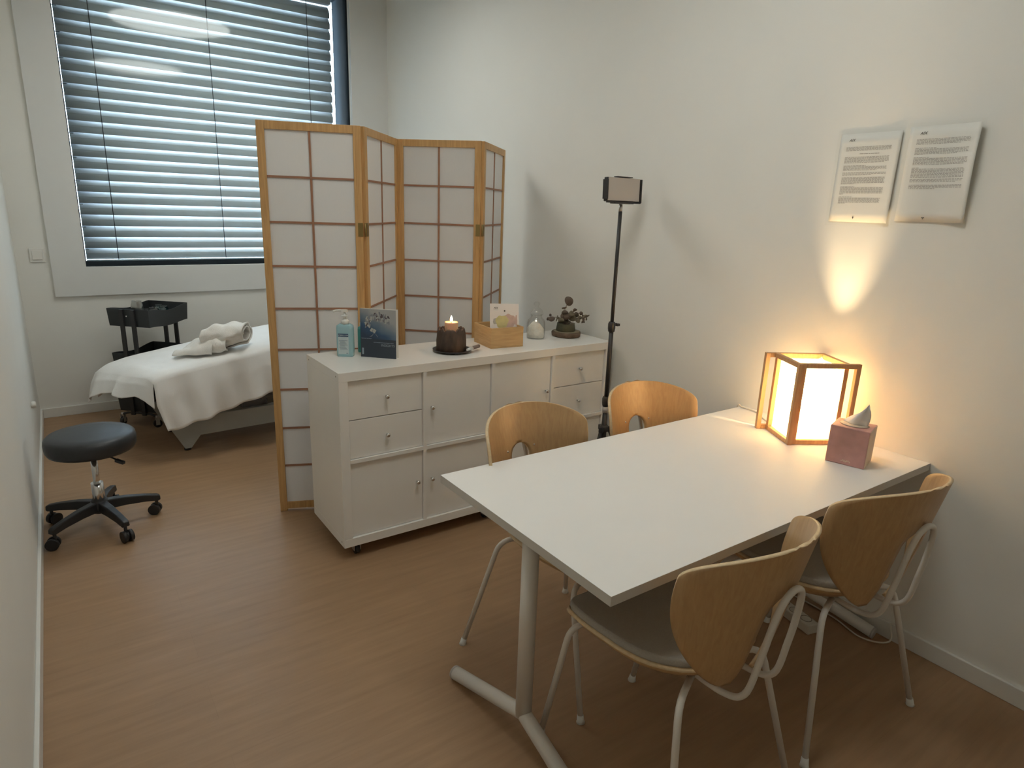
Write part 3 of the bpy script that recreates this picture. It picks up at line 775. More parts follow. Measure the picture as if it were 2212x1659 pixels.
b = BM(); box(b, (-0.104, -0.0145, -0.048), (0.104, -0.0118, 0.052), M=M); obj('diffuser', b, M_led, body, bevel=0.001)
b = BM()
box(b, (-0.117, -0.020, -0.042), (-0.108, 0.008, 0.042), M=M); box(b, (0.108, -0.020, -0.055), (0.115, 0.008, 0.050), M=M)
box(b, (-0.050, -0.018, 0.0540), (0.050, 0.006, 0.0575), M=M); box(b, (-0.062, -0.020, -0.0605), (0.062, 0.012, -0.0535), M=M)
box(b, (-0.112, -0.018, -0.058), (0.112, -0.010, -0.052), M=M)
obj('edge_guard', b, M_black, body, bevel=0.001)

# ------------------------------------------------------------------ things on the sideboard
ZB = CZ0 + CH
def rrect(w, d, r, n=5):
    out = []
    for cx, cy, a0 in ((w - r, d - r, 0), (-w + r, d - r, PI / 2), (-w + r, -d + r, PI), (w - r, -d + r, 1.5 * PI)):
        for k in range(n + 1): a = a0 + PI / 2 * k / n; out.append((cx + r * math.cos(a), cy + r * math.sin(a)))
    return out
def loft(b, secs, mi=0):
    R = [[b.verts.new((x, y, z)) for x, y in poly] for poly, z in secs]
    n = len(R[0])
    for A, B in zip(R, R[1:]):
        for k in range(n):
            f = b.faces.new((A[k], A[(k + 1) % n], B[(k + 1) % n], B[k])); f.smooth = True; f.material_index = mi
    b.faces.new(R[0][::-1]).material_index = mi; b.faces.new(R[-1]).material_index = mi
def gel(name, label, loc, rz, w, d, hgt, body_m, pump, lab):
    t = thing(name, label, 'bottle', loc, rz)
    b = BM()
    loft(b, [(rrect(w * .93, d * .9, .008), 0), (rrect(w, d, .012), .006), (rrect(w, d, .013), hgt * .86), (rrect(w * .96, d * .92, .013), hgt * .95), (rrect(w * .66, d * .7, .012), hgt)])
    bd = obj('bottle_body', b, body_m, t, bevel=0.0)
    if lab:
        b = BM(); box(b, (-w * .72, -d - .0008, .012), (w * .52, -d - .0002, hgt * .70)); lb = obj('label', b, M_label, bd)
        b = BM(); box(b, (-w * .72, -d - .0014, hgt * .62), (w * .52, -d - .0009, hgt * .72)); obj('label_banner', b, M_navy, lb)
        b = BM(); y = -d - .0014
        for k in range(9): box(b, (-w * .62 + (k % 3) * .002, y, hgt * (.50 - k * .034)), (w * .40 - (k * 7 % 4) * .004, y + .0004, hgt * (.515 - k * .034)))
        box(b, (w * .22, y, .014), (w * .46, y + .0004, .018)); obj('label_print', b, M_greyp, lb)
        text_mesh('label_lettering', 'STERILLIUM', 0.0085, M_label, lb, frame_mat((-w * .10, -d - .0016, hgt * .645), (1, 0, 0), (0, 0, 1), (0, -1, 0)), ext=0.0002)
    b = BM(); lathe(b, [(0, hgt - .003), (.017, hgt - .003), (.017, hgt + .014), (.013, hgt + .018), (.007, hgt + .020), (.007, hgt + .030), (.014, hgt + .031), (.015, hgt + .037), (.005, hgt + .038), (.005, hgt + .052), (0, hgt + .052)], 20)
    if pump:
        tube(b, spl([(0, 0, hgt + .055), (-.018, -.004, hgt + .058), (-.040, -.008, hgt + .056), (-.046, -.009, hgt + .050)], 4), [.005] * 13, 8)
        box(b, (-.012, -.008, hgt + .051), (.012, .008, hgt + .061))
    obj('pump_head', b, M_pump, t)
gel('gel_bottle', 'light blue pump bottle of hand sanitiser on sideboard', (0.766, 2.676, ZB), -0.62, 0.036, 0.022, 0.142, M_gel, True, False or True)
gel('lotion_bottle', 'turquoise bottle with pale cap half hidden behind the blue booklet', (0.866, 2.715, ZB), -0.62, 0.026, 0.018, 0.118, M_gel2, False, False)

# booklet standing with its covers apart
dx, dy = 0.931 - 0.818, 2.517 - 2.633; L = math.hypot(dx, dy); ba = math.atan2(dy, dx)
t = thing('booklet', 'dark blue booklet with pale collage cover standing upright on sideboard', 'booklet', (0.818, 2.633, ZB), ba)
Wb, Hb = L, 0.212
def cover_mat():
    M = bpy.data.materials.new('booklet_cover_art'); M.use_nodes = True
    nt = M.node_tree; L_ = nt.links; p = nt.nodes['Principled BSDF']; p.inputs['Roughness'].default_value = 0.3
    tc = nt.nodes.new('ShaderNodeTexCoord'); sx = nt.nodes.new('ShaderNodeSeparateXYZ'); L_.new(tc.outputs['Object'], sx.inputs[0])
    a = nt.nodes.new('ShaderNodeMath'); a.operation = 'MULTIPLY_ADD'; L_.new(sx.outputs['Z'], a.inputs[0]); a.inputs[1].default_value = 8.0; a.inputs[2].default_value = -0.95
    c = nt.nodes.new('ShaderNodeMath'); c.operation = 'MULTIPLY_ADD'; L_.new(sx.outputs['X'], c.inputs[0]); c.inputs[1].default_value = 4.0; L_.new(a.outputs[0], c.inputs[2])
    n = nt.nodes.new('ShaderNodeTexNoise'); n.inputs['Scale'].default_value = 22; L_.new(tc.outputs['Object'], n.inputs['Vector'])
    d = nt.nodes.new('ShaderNodeMath'); d.operation = 'MULTIPLY_ADD'; L_.new(n.outputs['Fac'], d.inputs[0]); d.inputs[1].default_value = 0.25; L_.new(c.outputs[0], d.inputs[2])
    r = nt.nodes.new('ShaderNodeValToRGB'); L_.new(d.outputs[0], r.inputs[0])
    r.color_ramp.elements[0].position = 0.05; r.color_ramp.elements[0].color = (0.025, 0.045, 0.085, 1)
    e1 = r.color_ramp.elements.new(0.38); e1.color = (0.035, 0.085, 0.17, 1)
    e2 = r.color_ramp.elements.new(0.68); e2.color = (0.16, 0.21, 0.26, 1)
    r.color_ramp.elements[-1].position = 1.0; r.color_ramp.elements[-1].color = (0.38, 0.38, 0.38, 1)
    L_.new(r.outputs[0], p.inputs['Base Color']); return M
M_cover = cover_mat()
b = BM(); box(b, (0, 0, 0.082), (Wb, 0.0012, Hb)); box(b, (0, 0, 0), (Wb, 0.0012, 0.082), mi=1)
fc = obj('front_cover', b, [M_cover, M_booknavy], t)
b = BM(); box(b, (0, 0.0012, 0.002), (Wb - 0.003, 0.0075, Hb - 0.002)); obj('pages', b, M_paper, t)
b = BM(); Mr = Matrix.Translation((0.0, 0.0080, 0)) @ Matrix.Rotation(math.radians(7), 4, 'Z'); box(b, (0, 0, 0), (Wb + 0.001, 0.0012, Hb), M=Mr); obj('back_cover', b, M_paper, t)
text_mesh('title', 'INSIGHTS', 0.0145, mat('pale_blue_print', (0.26, 0.31, 0.36), 0.5), fc, frame_mat((Wb - 0.006, -0.0006, 0.052), (1, 0, 0), (0, 0, 1), (0, -1, 0)), ax='RIGHT')
b = BM(); rr = random.Random(5)
for k in range(24): x = 0.06 + k * 0.0038; box(b, (x, -0.0004, 0.0665 + rr.uniform(-0.0006, 0.0006)), (x + 0.0026, 0.0, 0.0690))
for k in range(14): x = 0.004 + k * 0.0034; box(b, (x, -0.0004, 0.0815 + rr.uniform(-0.0006, 0.0006)), (x + 0.0024, 0.0, 0.0838))
box(b, (0.006, -0.0004, 0.012), (0.014, 0.0, 0.040)); obj('small_print', b, M_greyp, fc)
M_c1 = mat('collage_pale', (0.42, 0.42, 0.40), 0.5); M_c2 = mat('collage_dark', (0.085, 0.06, 0.065), 0.5); M_c3 = mat('collage_grey', (0.22, 0.23, 0.25), 0.5)
b = BM()
for k in range(70):
    u = rr.random(); x = 0.024 + u * 0.108; z = 0.166 + 0.014 * math.sin(u * 3.0) + rr.uniform(-0.026, 0.020) * (1 - 0.4 * u) - (0.010 if u < 0.2 else 0)
    w_, h_ = rr.uniform(0.004, 0.009), rr.uniform(0.006, 0.019)
    Mr = Matrix.Translation((x, -0.0002 - k * 0.00001, z)) @ Matrix.Rotation(rr.uniform(-0.9, 0.9), 4, 'Y')
    box(b, (-w_ / 2, -0.0003, -h_ / 2), (w_ / 2, 0, h_ / 2), mi=rr.choice((0, 0, 1, 2, 2)), M=Mr)
for x, z, w_, h_, a in ((0.052, 0.122, 0.010, 0.016, 0.6), (0.064, 0.117, 0.013, 0.016, 0.5), (0.026, 0.148, 0.004, 0.012, 0.5)):
    box(b, (-w_ / 2, -0.001, -h_ / 2), (w_ / 2, -0.0004, h_ / 2), mi=0, M=Matrix.Translation((x, 0, z)) @ Matrix.Rotation(a, 4, 'Y'))
for x, z, l, a in ((0.056, 0.100, 0.020, 0.6), (0.074, 0.099, 0.018, -0.6), (0.048, 0.094, 0.012, 0.9)):
    box(b, (-0.0009, -0.001, -l / 2), (0.0009, -0.0004, l / 2), mi=2, M=Matrix.Translation((x, 0, z)) @ Matrix.Rotation(a, 4, 'Y'))
obj('cover_collage', b, [M_c1, M_c2, M_c3], fc)

# plate, candle holder, candle, lighter
px, py = 1.2274, 2.548
b = BM(); lathe(b, [(0, 0), (0.060, 0), (0.086, 0.007), (0.091, 0.013), (0.088, 0.0135), (0.080, 0.0095), (0.058, 0.005), (0, 0.005)], 40)
o = obj('saucer', b, M_plate); o.location = (px, py, ZB); tag(o, 'black round saucer under the dark candle holder', 'saucer')
t = thing('candle_holder', 'dark brown bark-textured candle holder with notched rim on saucer', 'candle holder', (px - 0.004, py + 0.006, ZB + 0.0052))
def hf(r, z, a):
    k = 1 + 0.035 * math.sin(a * 9) + 0.02 * math.sin(a * 17 + z * 60)
    zz = z + (0.005 * math.sin(a * 8) + 0.003 * math.sin(a * 13 + 1) if z > 0.085 else 0)
    return r * k, zz
b = BM(); lathe(b, [(0, 0), (0.064, 0), (0.068, 0.004), (0.067, 0.05), (0.064, 0.082), (0.060, 0.098), (0.054, 0.103), (0.047, 0.099), (0.043, 0.090), (0.041, 0.065), (0, 0.065)], 72, fn=hf); obj('holder_body', b, M_dark, t)
t = thing('candle', 'short lit peach candle standing inside the dark holder', 'candle', (px - 0.003, py + 0.006, ZB + 0.0710))
b = BM(); lathe(b, [(0, 0), (0.030, 0), (0.031, 0.003), (0.031, 0.062), (0.0295, 0.0665), (0.024, 0.064), (0.008, 0.0600), (0, 0.0595)], 32); obj('wax', b, M_wax, t)
b = BM(); tube(b, [(0, 0, 0.059), (0.001, 0, 0.070)], 0.0011, 6); obj('wick', b, M_black, t)
b = BM(); lathe(b, [(0, 0.0675), (0.0045, 0.071), (0.0062, 0.077), (0.0046, 0.085), (0.0018, 0.092), (0, 0.096)], 16); obj('flame', b, M_flame, t)
fl = bpy.data.lights.new('candle_light', 'POINT'); fl.energy = 0.16; fl.color = (1.0, 0.55, 0.22); fl.shadow_soft_size = 0.008
flo = bpy.data.objects.new('candle_light', fl); C.objects.link(flo); flo.parent = t; flo.location = (0, 0, 0.104)
t = thing('lighter', 'small brown and white lighter leaning on the saucer edge', 'lighter', (1.285, 2.482, ZB))
a_ = Vector((1.255, 2.462, ZB + 0.0215)); c_ = Vector((1.352, 2.518, ZB + 0.020)); mdl = a_.lerp(c_, 0.42); base = Vector((1.285, 2.482, ZB))
b = BM(); tube(b, [mdl - base, c_ - base], 0.0085, 12); obj('handle', b, mat('brown_grey_plastic', (0.22, 0.16, 0.14), 0.5), t)
b = BM(); tube(b, [a_ - base, mdl - base], [0.005, 0.0088], 12); obj('pale_end', b, M_pump, t)

# bamboo box with postcard
t = thing('bamboo_box', 'open pale bamboo box standing right of the candle', 'box', (1.515, 2.597, ZB), -0.10)
b = BM(); w2, d2, hb, tk = 0.088, 0.092, 0.098, 0.007
box(b, (-w2, -d2, 0), (w2, d2, tk))
box(b, (-w2, -d2, tk), (w2, -d2 + tk, hb)); box(b, (-w2, d2 - tk, tk), (w2, d2, hb))
box(b, (-w2, -d2 + tk, tk), (-w2 + tk, d2 - tk, hb)); box(b, (w2 - tk, -d2 + tk, tk), (w2, d2 - tk, hb))
obj('box_body', b, M_box, t, bevel=0.0015)
t = thing('postcard', 'white postcard with yellow and pink blots standing in the bamboo box', 'card', (1.517, 2.545, ZB + 0.0075), -0.10)
Mt = Matrix.Rotation(math.radians(-9), 4, 'X') @ Matrix.Rotation(math.radians(3), 4, 'Y')
b = BM(); box(b, (-0.079, 0, 0.006), (0.079, 0.0008, 0.197), M=Mt)
cd = obj('card', b, mat('card_white', (0.80, 0.77, 0.76), 0.5, var=0.01), t)
M_y = mat('yellow_blot', (0.60, 0.56, 0.28), 0.6, var=0.12, scale=30); M_p = mat('pink_blot', (0.60, 0.44, 0.40), 0.6, var=0.12, scale=30); M_g = mat('grey_blot', (0.46, 0.46, 0.45), 0.6, var=0.1, scale=30)
b = BM()
def blot(cx, cz, rx, rz_, mi, y, seed):
    vs = []
    for k in range(28):
        a = 2 * PI * k / 28; r = 1 + 0.10 * math.sin(3 * a + seed) + 0.05 * math.sin(7 * a + seed * 2)
        vs.append(b.verts.new(Mt @ Vector((cx + rx * r * math.cos(a), y, cz + rz_ * r * math.sin(a)))))
    f = b.faces.new(vs); f.material_index = mi
blot(-0.048, 0.112, 0.016, 0.014, 2, -0.0003, 2); blot(0.028, 0.112, 0.034, 0.036, 1, -0.0005, 1); blot(-0.014, 0.108, 0.034, 0.034, 0, -0.0007, 0); blot(0.064, 0.116, 0.007, 0.026, 1, -0.0009, 4)
obj('colour_blots', b, [M_y, M_p, M_g], cd)
b = BM(); lathe(b, [(0, 0), (0.0042, 0), (0.0042, 0.0004), (0, 0.0004)], 16); b.transform(Mt @ frame_mat((0.000, -0.0002, 0.162), (1, 0, 0), (0, 0, 1), (0, -1, 0))); obj('dark_dot', b, M_inkd, cd)
text_mesh('logo', 'AIX', 0.0135, M_inkd, cd, Mt @ frame_mat((-0.048, -0.0006, 0.172), (1, 0, 0), (0, 0, 1), (0, -1, 0)), shear=0.2)
b = BM()
for k in range(8): box(b, (-0.060 + k * 0.0033, -0.0006, 0.1655), (-0.0578 + k * 0.0033, -0.0001, 0.1670), M=Mt)
obj('small_print', b, M_greyp, cd)

# glass jar with white crystals
t = thing('glass_jar', 'clear stoppered glass jar of white crystals on sideboard', 'jar', (1.781, 2.645, ZB))
b = BM(); lathe(b, [(0, 0), (0.045, 0), (0.048, 0.004), (0.048, 0.080), (0.044, 0.094), (0.034, 0.104), (0.030, 0.112), (0.030, 0.124)], 36); obj('jar_body', b, M_clear, t, solid=(0.0022, -1))
b = BM(); lathe(b, [(0, 0.0042), (0.044, 0.0042), (0.0445, 0.050), (0.036, 0.060), (0.020, 0.078), (0.006, 0.088), (0, 0.090)], 28, fn=lambda r, z, a: (r * (1 + 0.03 * math.sin(a * 3)), z + (0.006 * math.sin(a) if z > 0.04 else 0)))
obj('crystals', b, M_salt, t)
b = BM(); lathe(b, [(0, 0.122), (0.033, 0.122), (0.036, 0.127), (0.036, 0.132), (0.030, 0.146), (0.018, 0.156), (0.011, 0.160), (0.010, 0.168), (0.016, 0.174), (0.017, 0.182), (0.010, 0.188), (0, 0.189)], 32); obj('stopper', b, M_clear, t)

# wood slice, pot, eucalyptus
t = thing('wood_slice', 'dark bark-edged wood slice under the small green pot', 'wood slice', (1.962, 2.612, ZB))
b = BM(); lathe(b, [(0, 0), (0.068, 0), (0.076, 0.005), (0.078, 0.020), (0.074, 0.0275)], 40, fn=lambda r, z, a: (r * (1 + 0.03 * math.sin(a * 3 + 1) + 0.015 * math.sin(a * 11)), z)); 
top = [v for v in b.verts if v.co.z > 0.027]; b.faces.new(sorted(top, key=lambda v: math.atan2(v.co.y, v.co.x)))
obj('slice', b, M_log, t)
b = BM(); lathe(b, [(0, 0.0278), (0.070, 0.0278), (0.070, 0.0292), (0, 0.0292)], 36); obj('cut_face', b, M_logtop, t)
t = thing('eucalyptus_plant', 'dried eucalyptus sprigs in a small green pot on wood slice', 'plant', (1.958, 2.616, ZB + 0.0294))
b = BM(); lathe(b, [(0, 0), (0.050, 0), (0.052, 0.004), (0.047, 0.038), (0.048, 0.040), (0.0445, 0.040), (0.043, 0.030), (0, 0.030)], 32); obj('pot', b, M_pot, t)
PR, PU = Vector((0.82, -0.57, 0)), Vector((0, 0, 1))
def pp_(u, v, dpt=0.0): return PR * u + PU * v + Vector((0.57, 0.82, 0)) * dpt
branches = [[(0, .03), (-.005, .07), (-.010, .105), (-.004, .128), (.008, .150)], [(0, .03), (.018, .075), (.045, .098), (.075, .092), (.108, .078)], [(0, .03), (-.025, .058), (-.05, .070), (-.078, .066)], [(0, .03), (.012, .062), (.03, .090), (.046, .118)], [(0, .03), (-.006, .05), (-.012, .066), (-.016, .08)], [(0, .03), (.025, .045), (.040, .040)]]
b = BM()
for i, br in enumerate(branches): tube(b, spl([pp_(u, v, 0.006 * math.sin(i * 2.0 + k)) for k, (u, v) in enumerate(br)], 5), 0.0016, 6)
obj('stems', b, M_stem, t)
leaves = [(.010, .158, .022, .026, .5, 1), (-.012, .118, .014, .005, .2, 1), (-.010, .098, .018, .013, .1, 1), (.026, .094, .015, .016, -.6, 0), (.046, .108, .012, .010, .4, 1), (-.002, .078, .030, .021, .15, 1), (-.028, .057, .017, .015, .1, 0), (-.008, .055, .022, .021, 0, 0), (.006, .040, .026, .016, -.1, 0), (.030, .036, .013, .013, .2, 0),
          (.032, .070, .019, .022, 1.2, 0), (.055, .082, .014, .018, .2, 0), (.060, .060, .012, .016, .7, 0), (.072, .072, .012, .012, .4, 0), (.080, .092, .010, .010, .2, 1), (.090, .070, .007, .022, .2, 1), (.096, .084, .015, .006, .5, 0), (.110, .078, .017, .005, .45, 0), (.108, .064, .004, .012, .1, 0), (-.078, .064, .018, .014, .2, 1), (-.094, .058, .010, .010, 0, 1), (-.084, .078, .007, .007, 0, 1), (-.050, .066, .003, .018, -.2, 0), (-.040, .066, .006, .008, .5, 0), (.068, .048, .010, .007, .4, 0), (.090, .050, .010, .009, .2, 1)]
M_leaf2 = mat('brown_dried_leaf', (0.125, 0.090, 0.068), 0.75, var=0.2, scale=25)
for i, (u, v, rx, ry, a, k) in enumerate(leaves):
    b = BM(); c = pp_(u, v, 0.02 * math.sin(i * 1.9)); tl_ = 0.5 * math.sin(i * 2.7)
    ex = (PR * math.cos(a) + PU * math.sin(a)); ey = (PU * math.cos(a) - PR * math.sin(a)) * math.cos(tl_) + Vector((0.57, 0.82, 0)) * math.sin(tl_)
    ez = ex.cross(ey)
    cv = b.verts.new(c); ring = []
    for q in range(16):
        th = 2 * PI * q / 16; ring.append(b.verts.new(c + ex * rx * math.cos(th) + ey * ry * math.sin(th) * (1 - 0.15 * math.cos(th)) + ez * 0.004 * math.cos(2 * th)))
    for q in range(16): f = b.faces.new((cv, ring[q], ring[(q + 1) % 16])); f.smooth = True
    obj('leaf', b, M_leaf2 if k else M_leaf, t, solid=(0.0008, 0))

# ------------------------------------------------------------------ stool
t = thing('rolling_stool', 'round black upholstered stool on five castors by the left wall', 'stool', (-0.198, 3.275, 0))
b = BM(); lathe(b, [(0, 0.372), (0.150, 0.372), (0.168, 0.378), (0.175, 0.392), (0.177, 0.420), (0.174, 0.440), (0.163, 0.4505), (0.12, 0.455), (0, 0.457)], 56); obj('seat', b, M_vinyl, t)
b = BM(); lathe(b, [(0, 0.352), (0.05, 0.352), (0.055, 0.360), (0.06, 0.372), (0, 0.372)], 24); obj('mounting_plate', b, M_black, t)
b = BM(); tube(b, [(0, 0, 0.13), (0, 0, 0.352)], 0.0135, 20); tube(b, [(0, 0, 0.10), (0, 0, 0.215)], 0.0245, 20); obj('gas_lift', b, M_chrome, t)
b = BM(); tube(b, spl([(0.02, -0.02, 0.350), (0.06, -0.06, 0.348), (0.09, -0.095, 0.335)], 4), 0.004, 8); box(b, (-0.02, -0.008, -0.006), (0.02, 0.008, 0.006), M=frame_mat((0.095, -0.10, 0.332), (0.68, -0.70, -0.2), (0.72, 0.69, 0), (0.1, -0.1, 1))); obj('lever', b, M_black, t)
b = BM(); lathe(b, [(0, 0.075), (0.036, 0.075), (0.040, 0.09), (0.038, 0.120), (0.030, 0.135), (0, 0.135)], 24); obj('base_hub', b, M_black, t)
for k in range(5):
    a = math.radians(2 + 72 * k); ca, sa = math.cos(a), math.sin(a)
    b = BM()
    secs = []
    for s, r, zt2, hh, ww in ((0, .020, .128, .045, .023), (1, .10, .124, .040, .020), (2, .18, .112, .034, .017), (3, .232, .100, .030, .0165), (4, .243, .094, .020, .014)):
        secs.append([b.verts.new((ca * r - sa * q, sa * r + ca * q, zz)) for q, zz in ((-ww, zt2 - hh), (-ww * .8, zt2), (ww * .8, zt2), (ww, zt2 - hh))])
    for A, B in zip(secs, secs[1:]):
        for q in range(4): f = b.faces.new((A[q], A[(q + 1) % 4], B[(q + 1) % 4], B[q]))
    b.faces.new(secs[0]); b.faces.new(secs[-1][::-1])
    l = obj('leg', b, M_black, t, bevel=0.004)
    b = BM(); cx, cy = ca * 0.226, sa * 0.226; th = a + 1.1 + k * 0.9; wx, wy = math.cos(th), math.sin(th); ox, oy = -wy * 0.010, wx * 0.010
    cx += ox; cy += oy
    for s in (-1, 1): tube(b, [(cx + wx * s * .006, cy + wy * s * .006, .0262), (cx + wx * s * .021, cy + wy * s * .021, .0262)], .0258, 20)
    tube(b, [(cx - wx * .006, cy - wy * .006, .030), (cx + wx * .006, cy + wy * .006, .030)], .018, 14)
    tube(b, [(ca * 0.226, sa * 0.226, .03), (ca * 0.226, sa * 0.226, .075)], .007, 8)
    obj('castor', b, M_black, l)

# ------------------------------------------------------------------ massage bed, sheet, towel
BO = Vector((0.05, 3.955, 0)); BA = 0.075
bed = thing('massage_table', 'height adjustable massage table with grey steel base below the window', 'massage table', BO, BA)
ZTP = [(-0.3, .430), (-0.10, .455), (0.05, .500), (0.2, .525), (0.4, .555), (0.65, .592), (0.9, .630), (1.3, .665), (2.2, .68)]
def zt2(x): return interp(ZTP, x)
def xend(v): return 0.085 - 0.20 * v
b = BM()
def matf(u, v):
    x = xend(v) + 0.02 + u * 1.78; y = 0.02 + v * 0.60; return x, y
N1, N2 = 24, 8
T_ = [[b.verts.new((*matf(i / N1, j / N2), zt2(matf(i / N1, j / N2)[0]) - 0.008)) for j in range(N2 + 1)] for i in range(N1 + 1)]
B_ = [[b.verts.new((*matf(i / N1, j / N2), zt2(matf(i / N1, j / N2)[0]) - 0.075)) for j in range(N2 + 1)] for i in range(N1 + 1)]
for i in range(N1):
    for j in range(N2):
        b.faces.new((T_[i][j], T_[i + 1][j], T_[i + 1][j + 1], T_[i][j + 1])); b.faces.new((B_[i][j], B_[i][j + 1], B_[i + 1][j + 1], B_[i + 1][j]))
for i in range(N1):
    for j in (0, N2): b.faces.new((T_[i][j], T_[i + 1][j], B_[i + 1][j], B_[i][j]))
for j in range(N2):
    for i in (0, N1): b.faces.new((T_[i][j], T_[i][j + 1], B_[i][j + 1], B_[i][j]))
obj('mattress', b, M_mattress, bed, bevel=0.004)
def bedw(x, y, z):      # world -> bed local
    v = Matrix.Rotation(-BA, 3, 'Z') @ (Vector((x, y, z)) - BO); return v
b = BM()   # long box rail near side with sloped foot, seen under the sheet
for y0 in (0.115, 0.52):
    box(b, (0.24, y0, 0.085), (1.75, y0 + 0.05, 0.205))
obj('base_rail', b, M_bedmetal, bed, bevel=0.004)
for x in (0.215, 1.72):
    for y0 in (0.115, 0.52):
        b = BM(); s = -1 if x < 1 else 1
        vs = [b.verts.new(q) for q in ((x + 0.03, y0, .205), (x + 0.03, y0 + .05, .205), (x + s * .02 + .13, y0 + .05, .12), (x + s * .02 + .13, y0, .12), (x - .035 * -s * 1, y0, .014), (x - .035 * -s, y0 + .05, .014), (x + .03, y0 + .05, .014), (x + .03, y0, .014))]
        b.free(); b = BM()
        if s < 0: poly = [(x - 0.075, .205), (x + 0.06, .205), (x + 0.11, .085), (x + 0.055, .016), (x + 0.02, .016)]
        else: poly = [(x - 0.06, .205), (x + 0.075, .205), (x - 0.02, .016), (x - 0.055, .016), (x - 0.11, .085)]
        prism(b, [(p_[0], p_[1]) for p_ in poly], -(y0 + .05), -y0, M=Matrix.Rotation(PI / 2, 4, 'X'))
        f_ = obj('foot', b, M_bedmetal, bed)
        b = BM(); gx = x + 0.037 if s < 0 else x - 0.037; lathe(b, [(0, 0), (.020, 0), (.020, .010), (.012, .018), (0, .018)], 14, (gx, y0 + .025)); obj('glide', b, M_black, f_)
b = BM()
for x in (0.60, 1.30):
    for y0 in (0.15, 0.50): box(b, (x, y0, 0.15), (x + 0.035, y0 + 0.02, 0.52)); box(b, (x + 0.11, y0, 0.15), (x + 0.14, y0 + 0.02, 0.50))
    box(b, (x - 0.01, 0.15, 0.20), (x + 0.15, 0.52, 0.24))
obj('lift_column', b, M_beddark, bed, bevel=0.002)
b = BM(); tube(b, [(0.655, 0.16, 0.262), (1.40, 0.16, 0.272)], 0.008, 10); obj('foot_bar', b, M_beddark, bed)
b = BM(); box(b, (0.20, 0.12, 0.385), (1.72, 0.17, 0.425)); box(b, (0.20, 0.47, 0.385), (1.72, 0.52, 0.425)); box(b, (0.56, 0.12, 0.42), (1.50, 0.17, 0.455)); obj('top_frame', b, M_beddark, bed)

# sheet: top, side drape, end drape (one cloth)
b = BM()
NX, NY = 90, 40
def wob(x, y): return 0.004 * noise.noise(Vector((x * 7, y * 7, 3))) + 0.0015 * noise.noise(Vector((x * 22, y * 22, 1)))
def topz(x, y):
    e = 0.0
    if y < 0.06: e -= 0.020 * (1 - y / 0.06) ** 2
    if y > 0.58: e -= 0.020 * ((y - 0.58) / 0.06) ** 2
    v = max(0, min(1, y / 0.64)); q = x - xend(v)
    if q < 0.07: e -= 0.022 * (1 - q / 0.07) ** 2
    return zt2(x) + 0.006 + e + wob(x, y)
HANGZ = [(0.0, .195), (0.05, .185), (0.15, .215), (0.30, .250), (0.42, .275), (0.55, .318), (0.70, .355), (0.85, .36), (1.1, .38), (1.85, .40)]
def topfn(u, v):
    x = xend(v) + u * 1.80; y = v * 0.64; return (x, y, topz(x, y))
V = grid(b, topfn, NX, NY)
# near side drape, hangs from row j=0
nd = 18; prev = [V[i][0] for i in range(NX + 1)]
for d in range(1, nd + 1):
    k = d / nd; row = []
    for i in range(NX + 1):
        x0 = V[i][0].co.x; zt_ = V[i][0].co.z; xx = x0 + 0.07 * max(0, k - 0.45) * max(0, 1 - (x0 - 0.085) / 0.30)
        zb = interp(HANGZ, x0 - 0.085)
        z = zt_ + (zb - zt_) * k
        fold = (0.022 * math.sin(x0 * 19 + 0.6 + k) + 0.015 * math.sin(x0 * 43 + 1.3 - 1.5 * k) + 0.012 * noise.noise(Vector((x0 * 5, k, 0)))) * k ** 0.9
        y = -0.012 * min(1, k * 3) - 0.030 * k - fold
        row.append(b.verts.new((xx, y, z)))
    for i in range(NX): f = b.faces.new((prev[i], prev[i + 1], row[i + 1], row[i])); f.smooth = True
    prev = row
# end drape, hangs from column i=0
prev = [V[0][j] for j in range(NY + 1)]
for d in range(1, nd + 1):
    k = d / nd; col = []
    for j in range(NY + 1):
        v = j / NY; c0_ = V[0][j].co
        zb = interp([(0, .325), (.08, .365), (.2, .375), (.38, .345), (.5, .36), (.7, .335), (.86, .29), (1, .235)], v)
        fold = 0.014 * math.sin(v * 17 + .5) + 0.008 * math.sin(v * 31)
        col.append(b.verts.new((c0_.x - (0.014 * min(1, 3 * k) + (0.028 + 0.03 * v) * k + fold * k) * (0.15 + 0.85 * min(1, v * 5)), c0_.y + 0.01 * k * (v > .9), c0_.z + (zb - c0_.z) * k)))
    for j in range(NY): f = b.faces.new((prev[j], prev[j + 1], col[j + 1], col[j])); f.smooth = True
    prev = col
# far side drape (short)
prev = [V[i][NY] for i in range(NX + 1)]
for d in range(1, 5):
    k = d / 4; row = [b.verts.new((V[i][NY].co.x, V[i][NY].co.y + 0.012 + 0.01 * k, V[i][NY].co.z - 0.16 * k)) for i in range(NX + 1)]
    for i in range(NX): f = b.faces.new((prev[i], prev[i + 1], row[i + 1], row[i])); f.smooth = True
    prev = row
sh = obj('bed_sheet', b, M_sheet, solid=(0.0025, 1)); sh.location = BO; sh.rotation_euler = (0, 0, BA)
tag(sh, 'white sheet draped over the massage table', 'sheet')

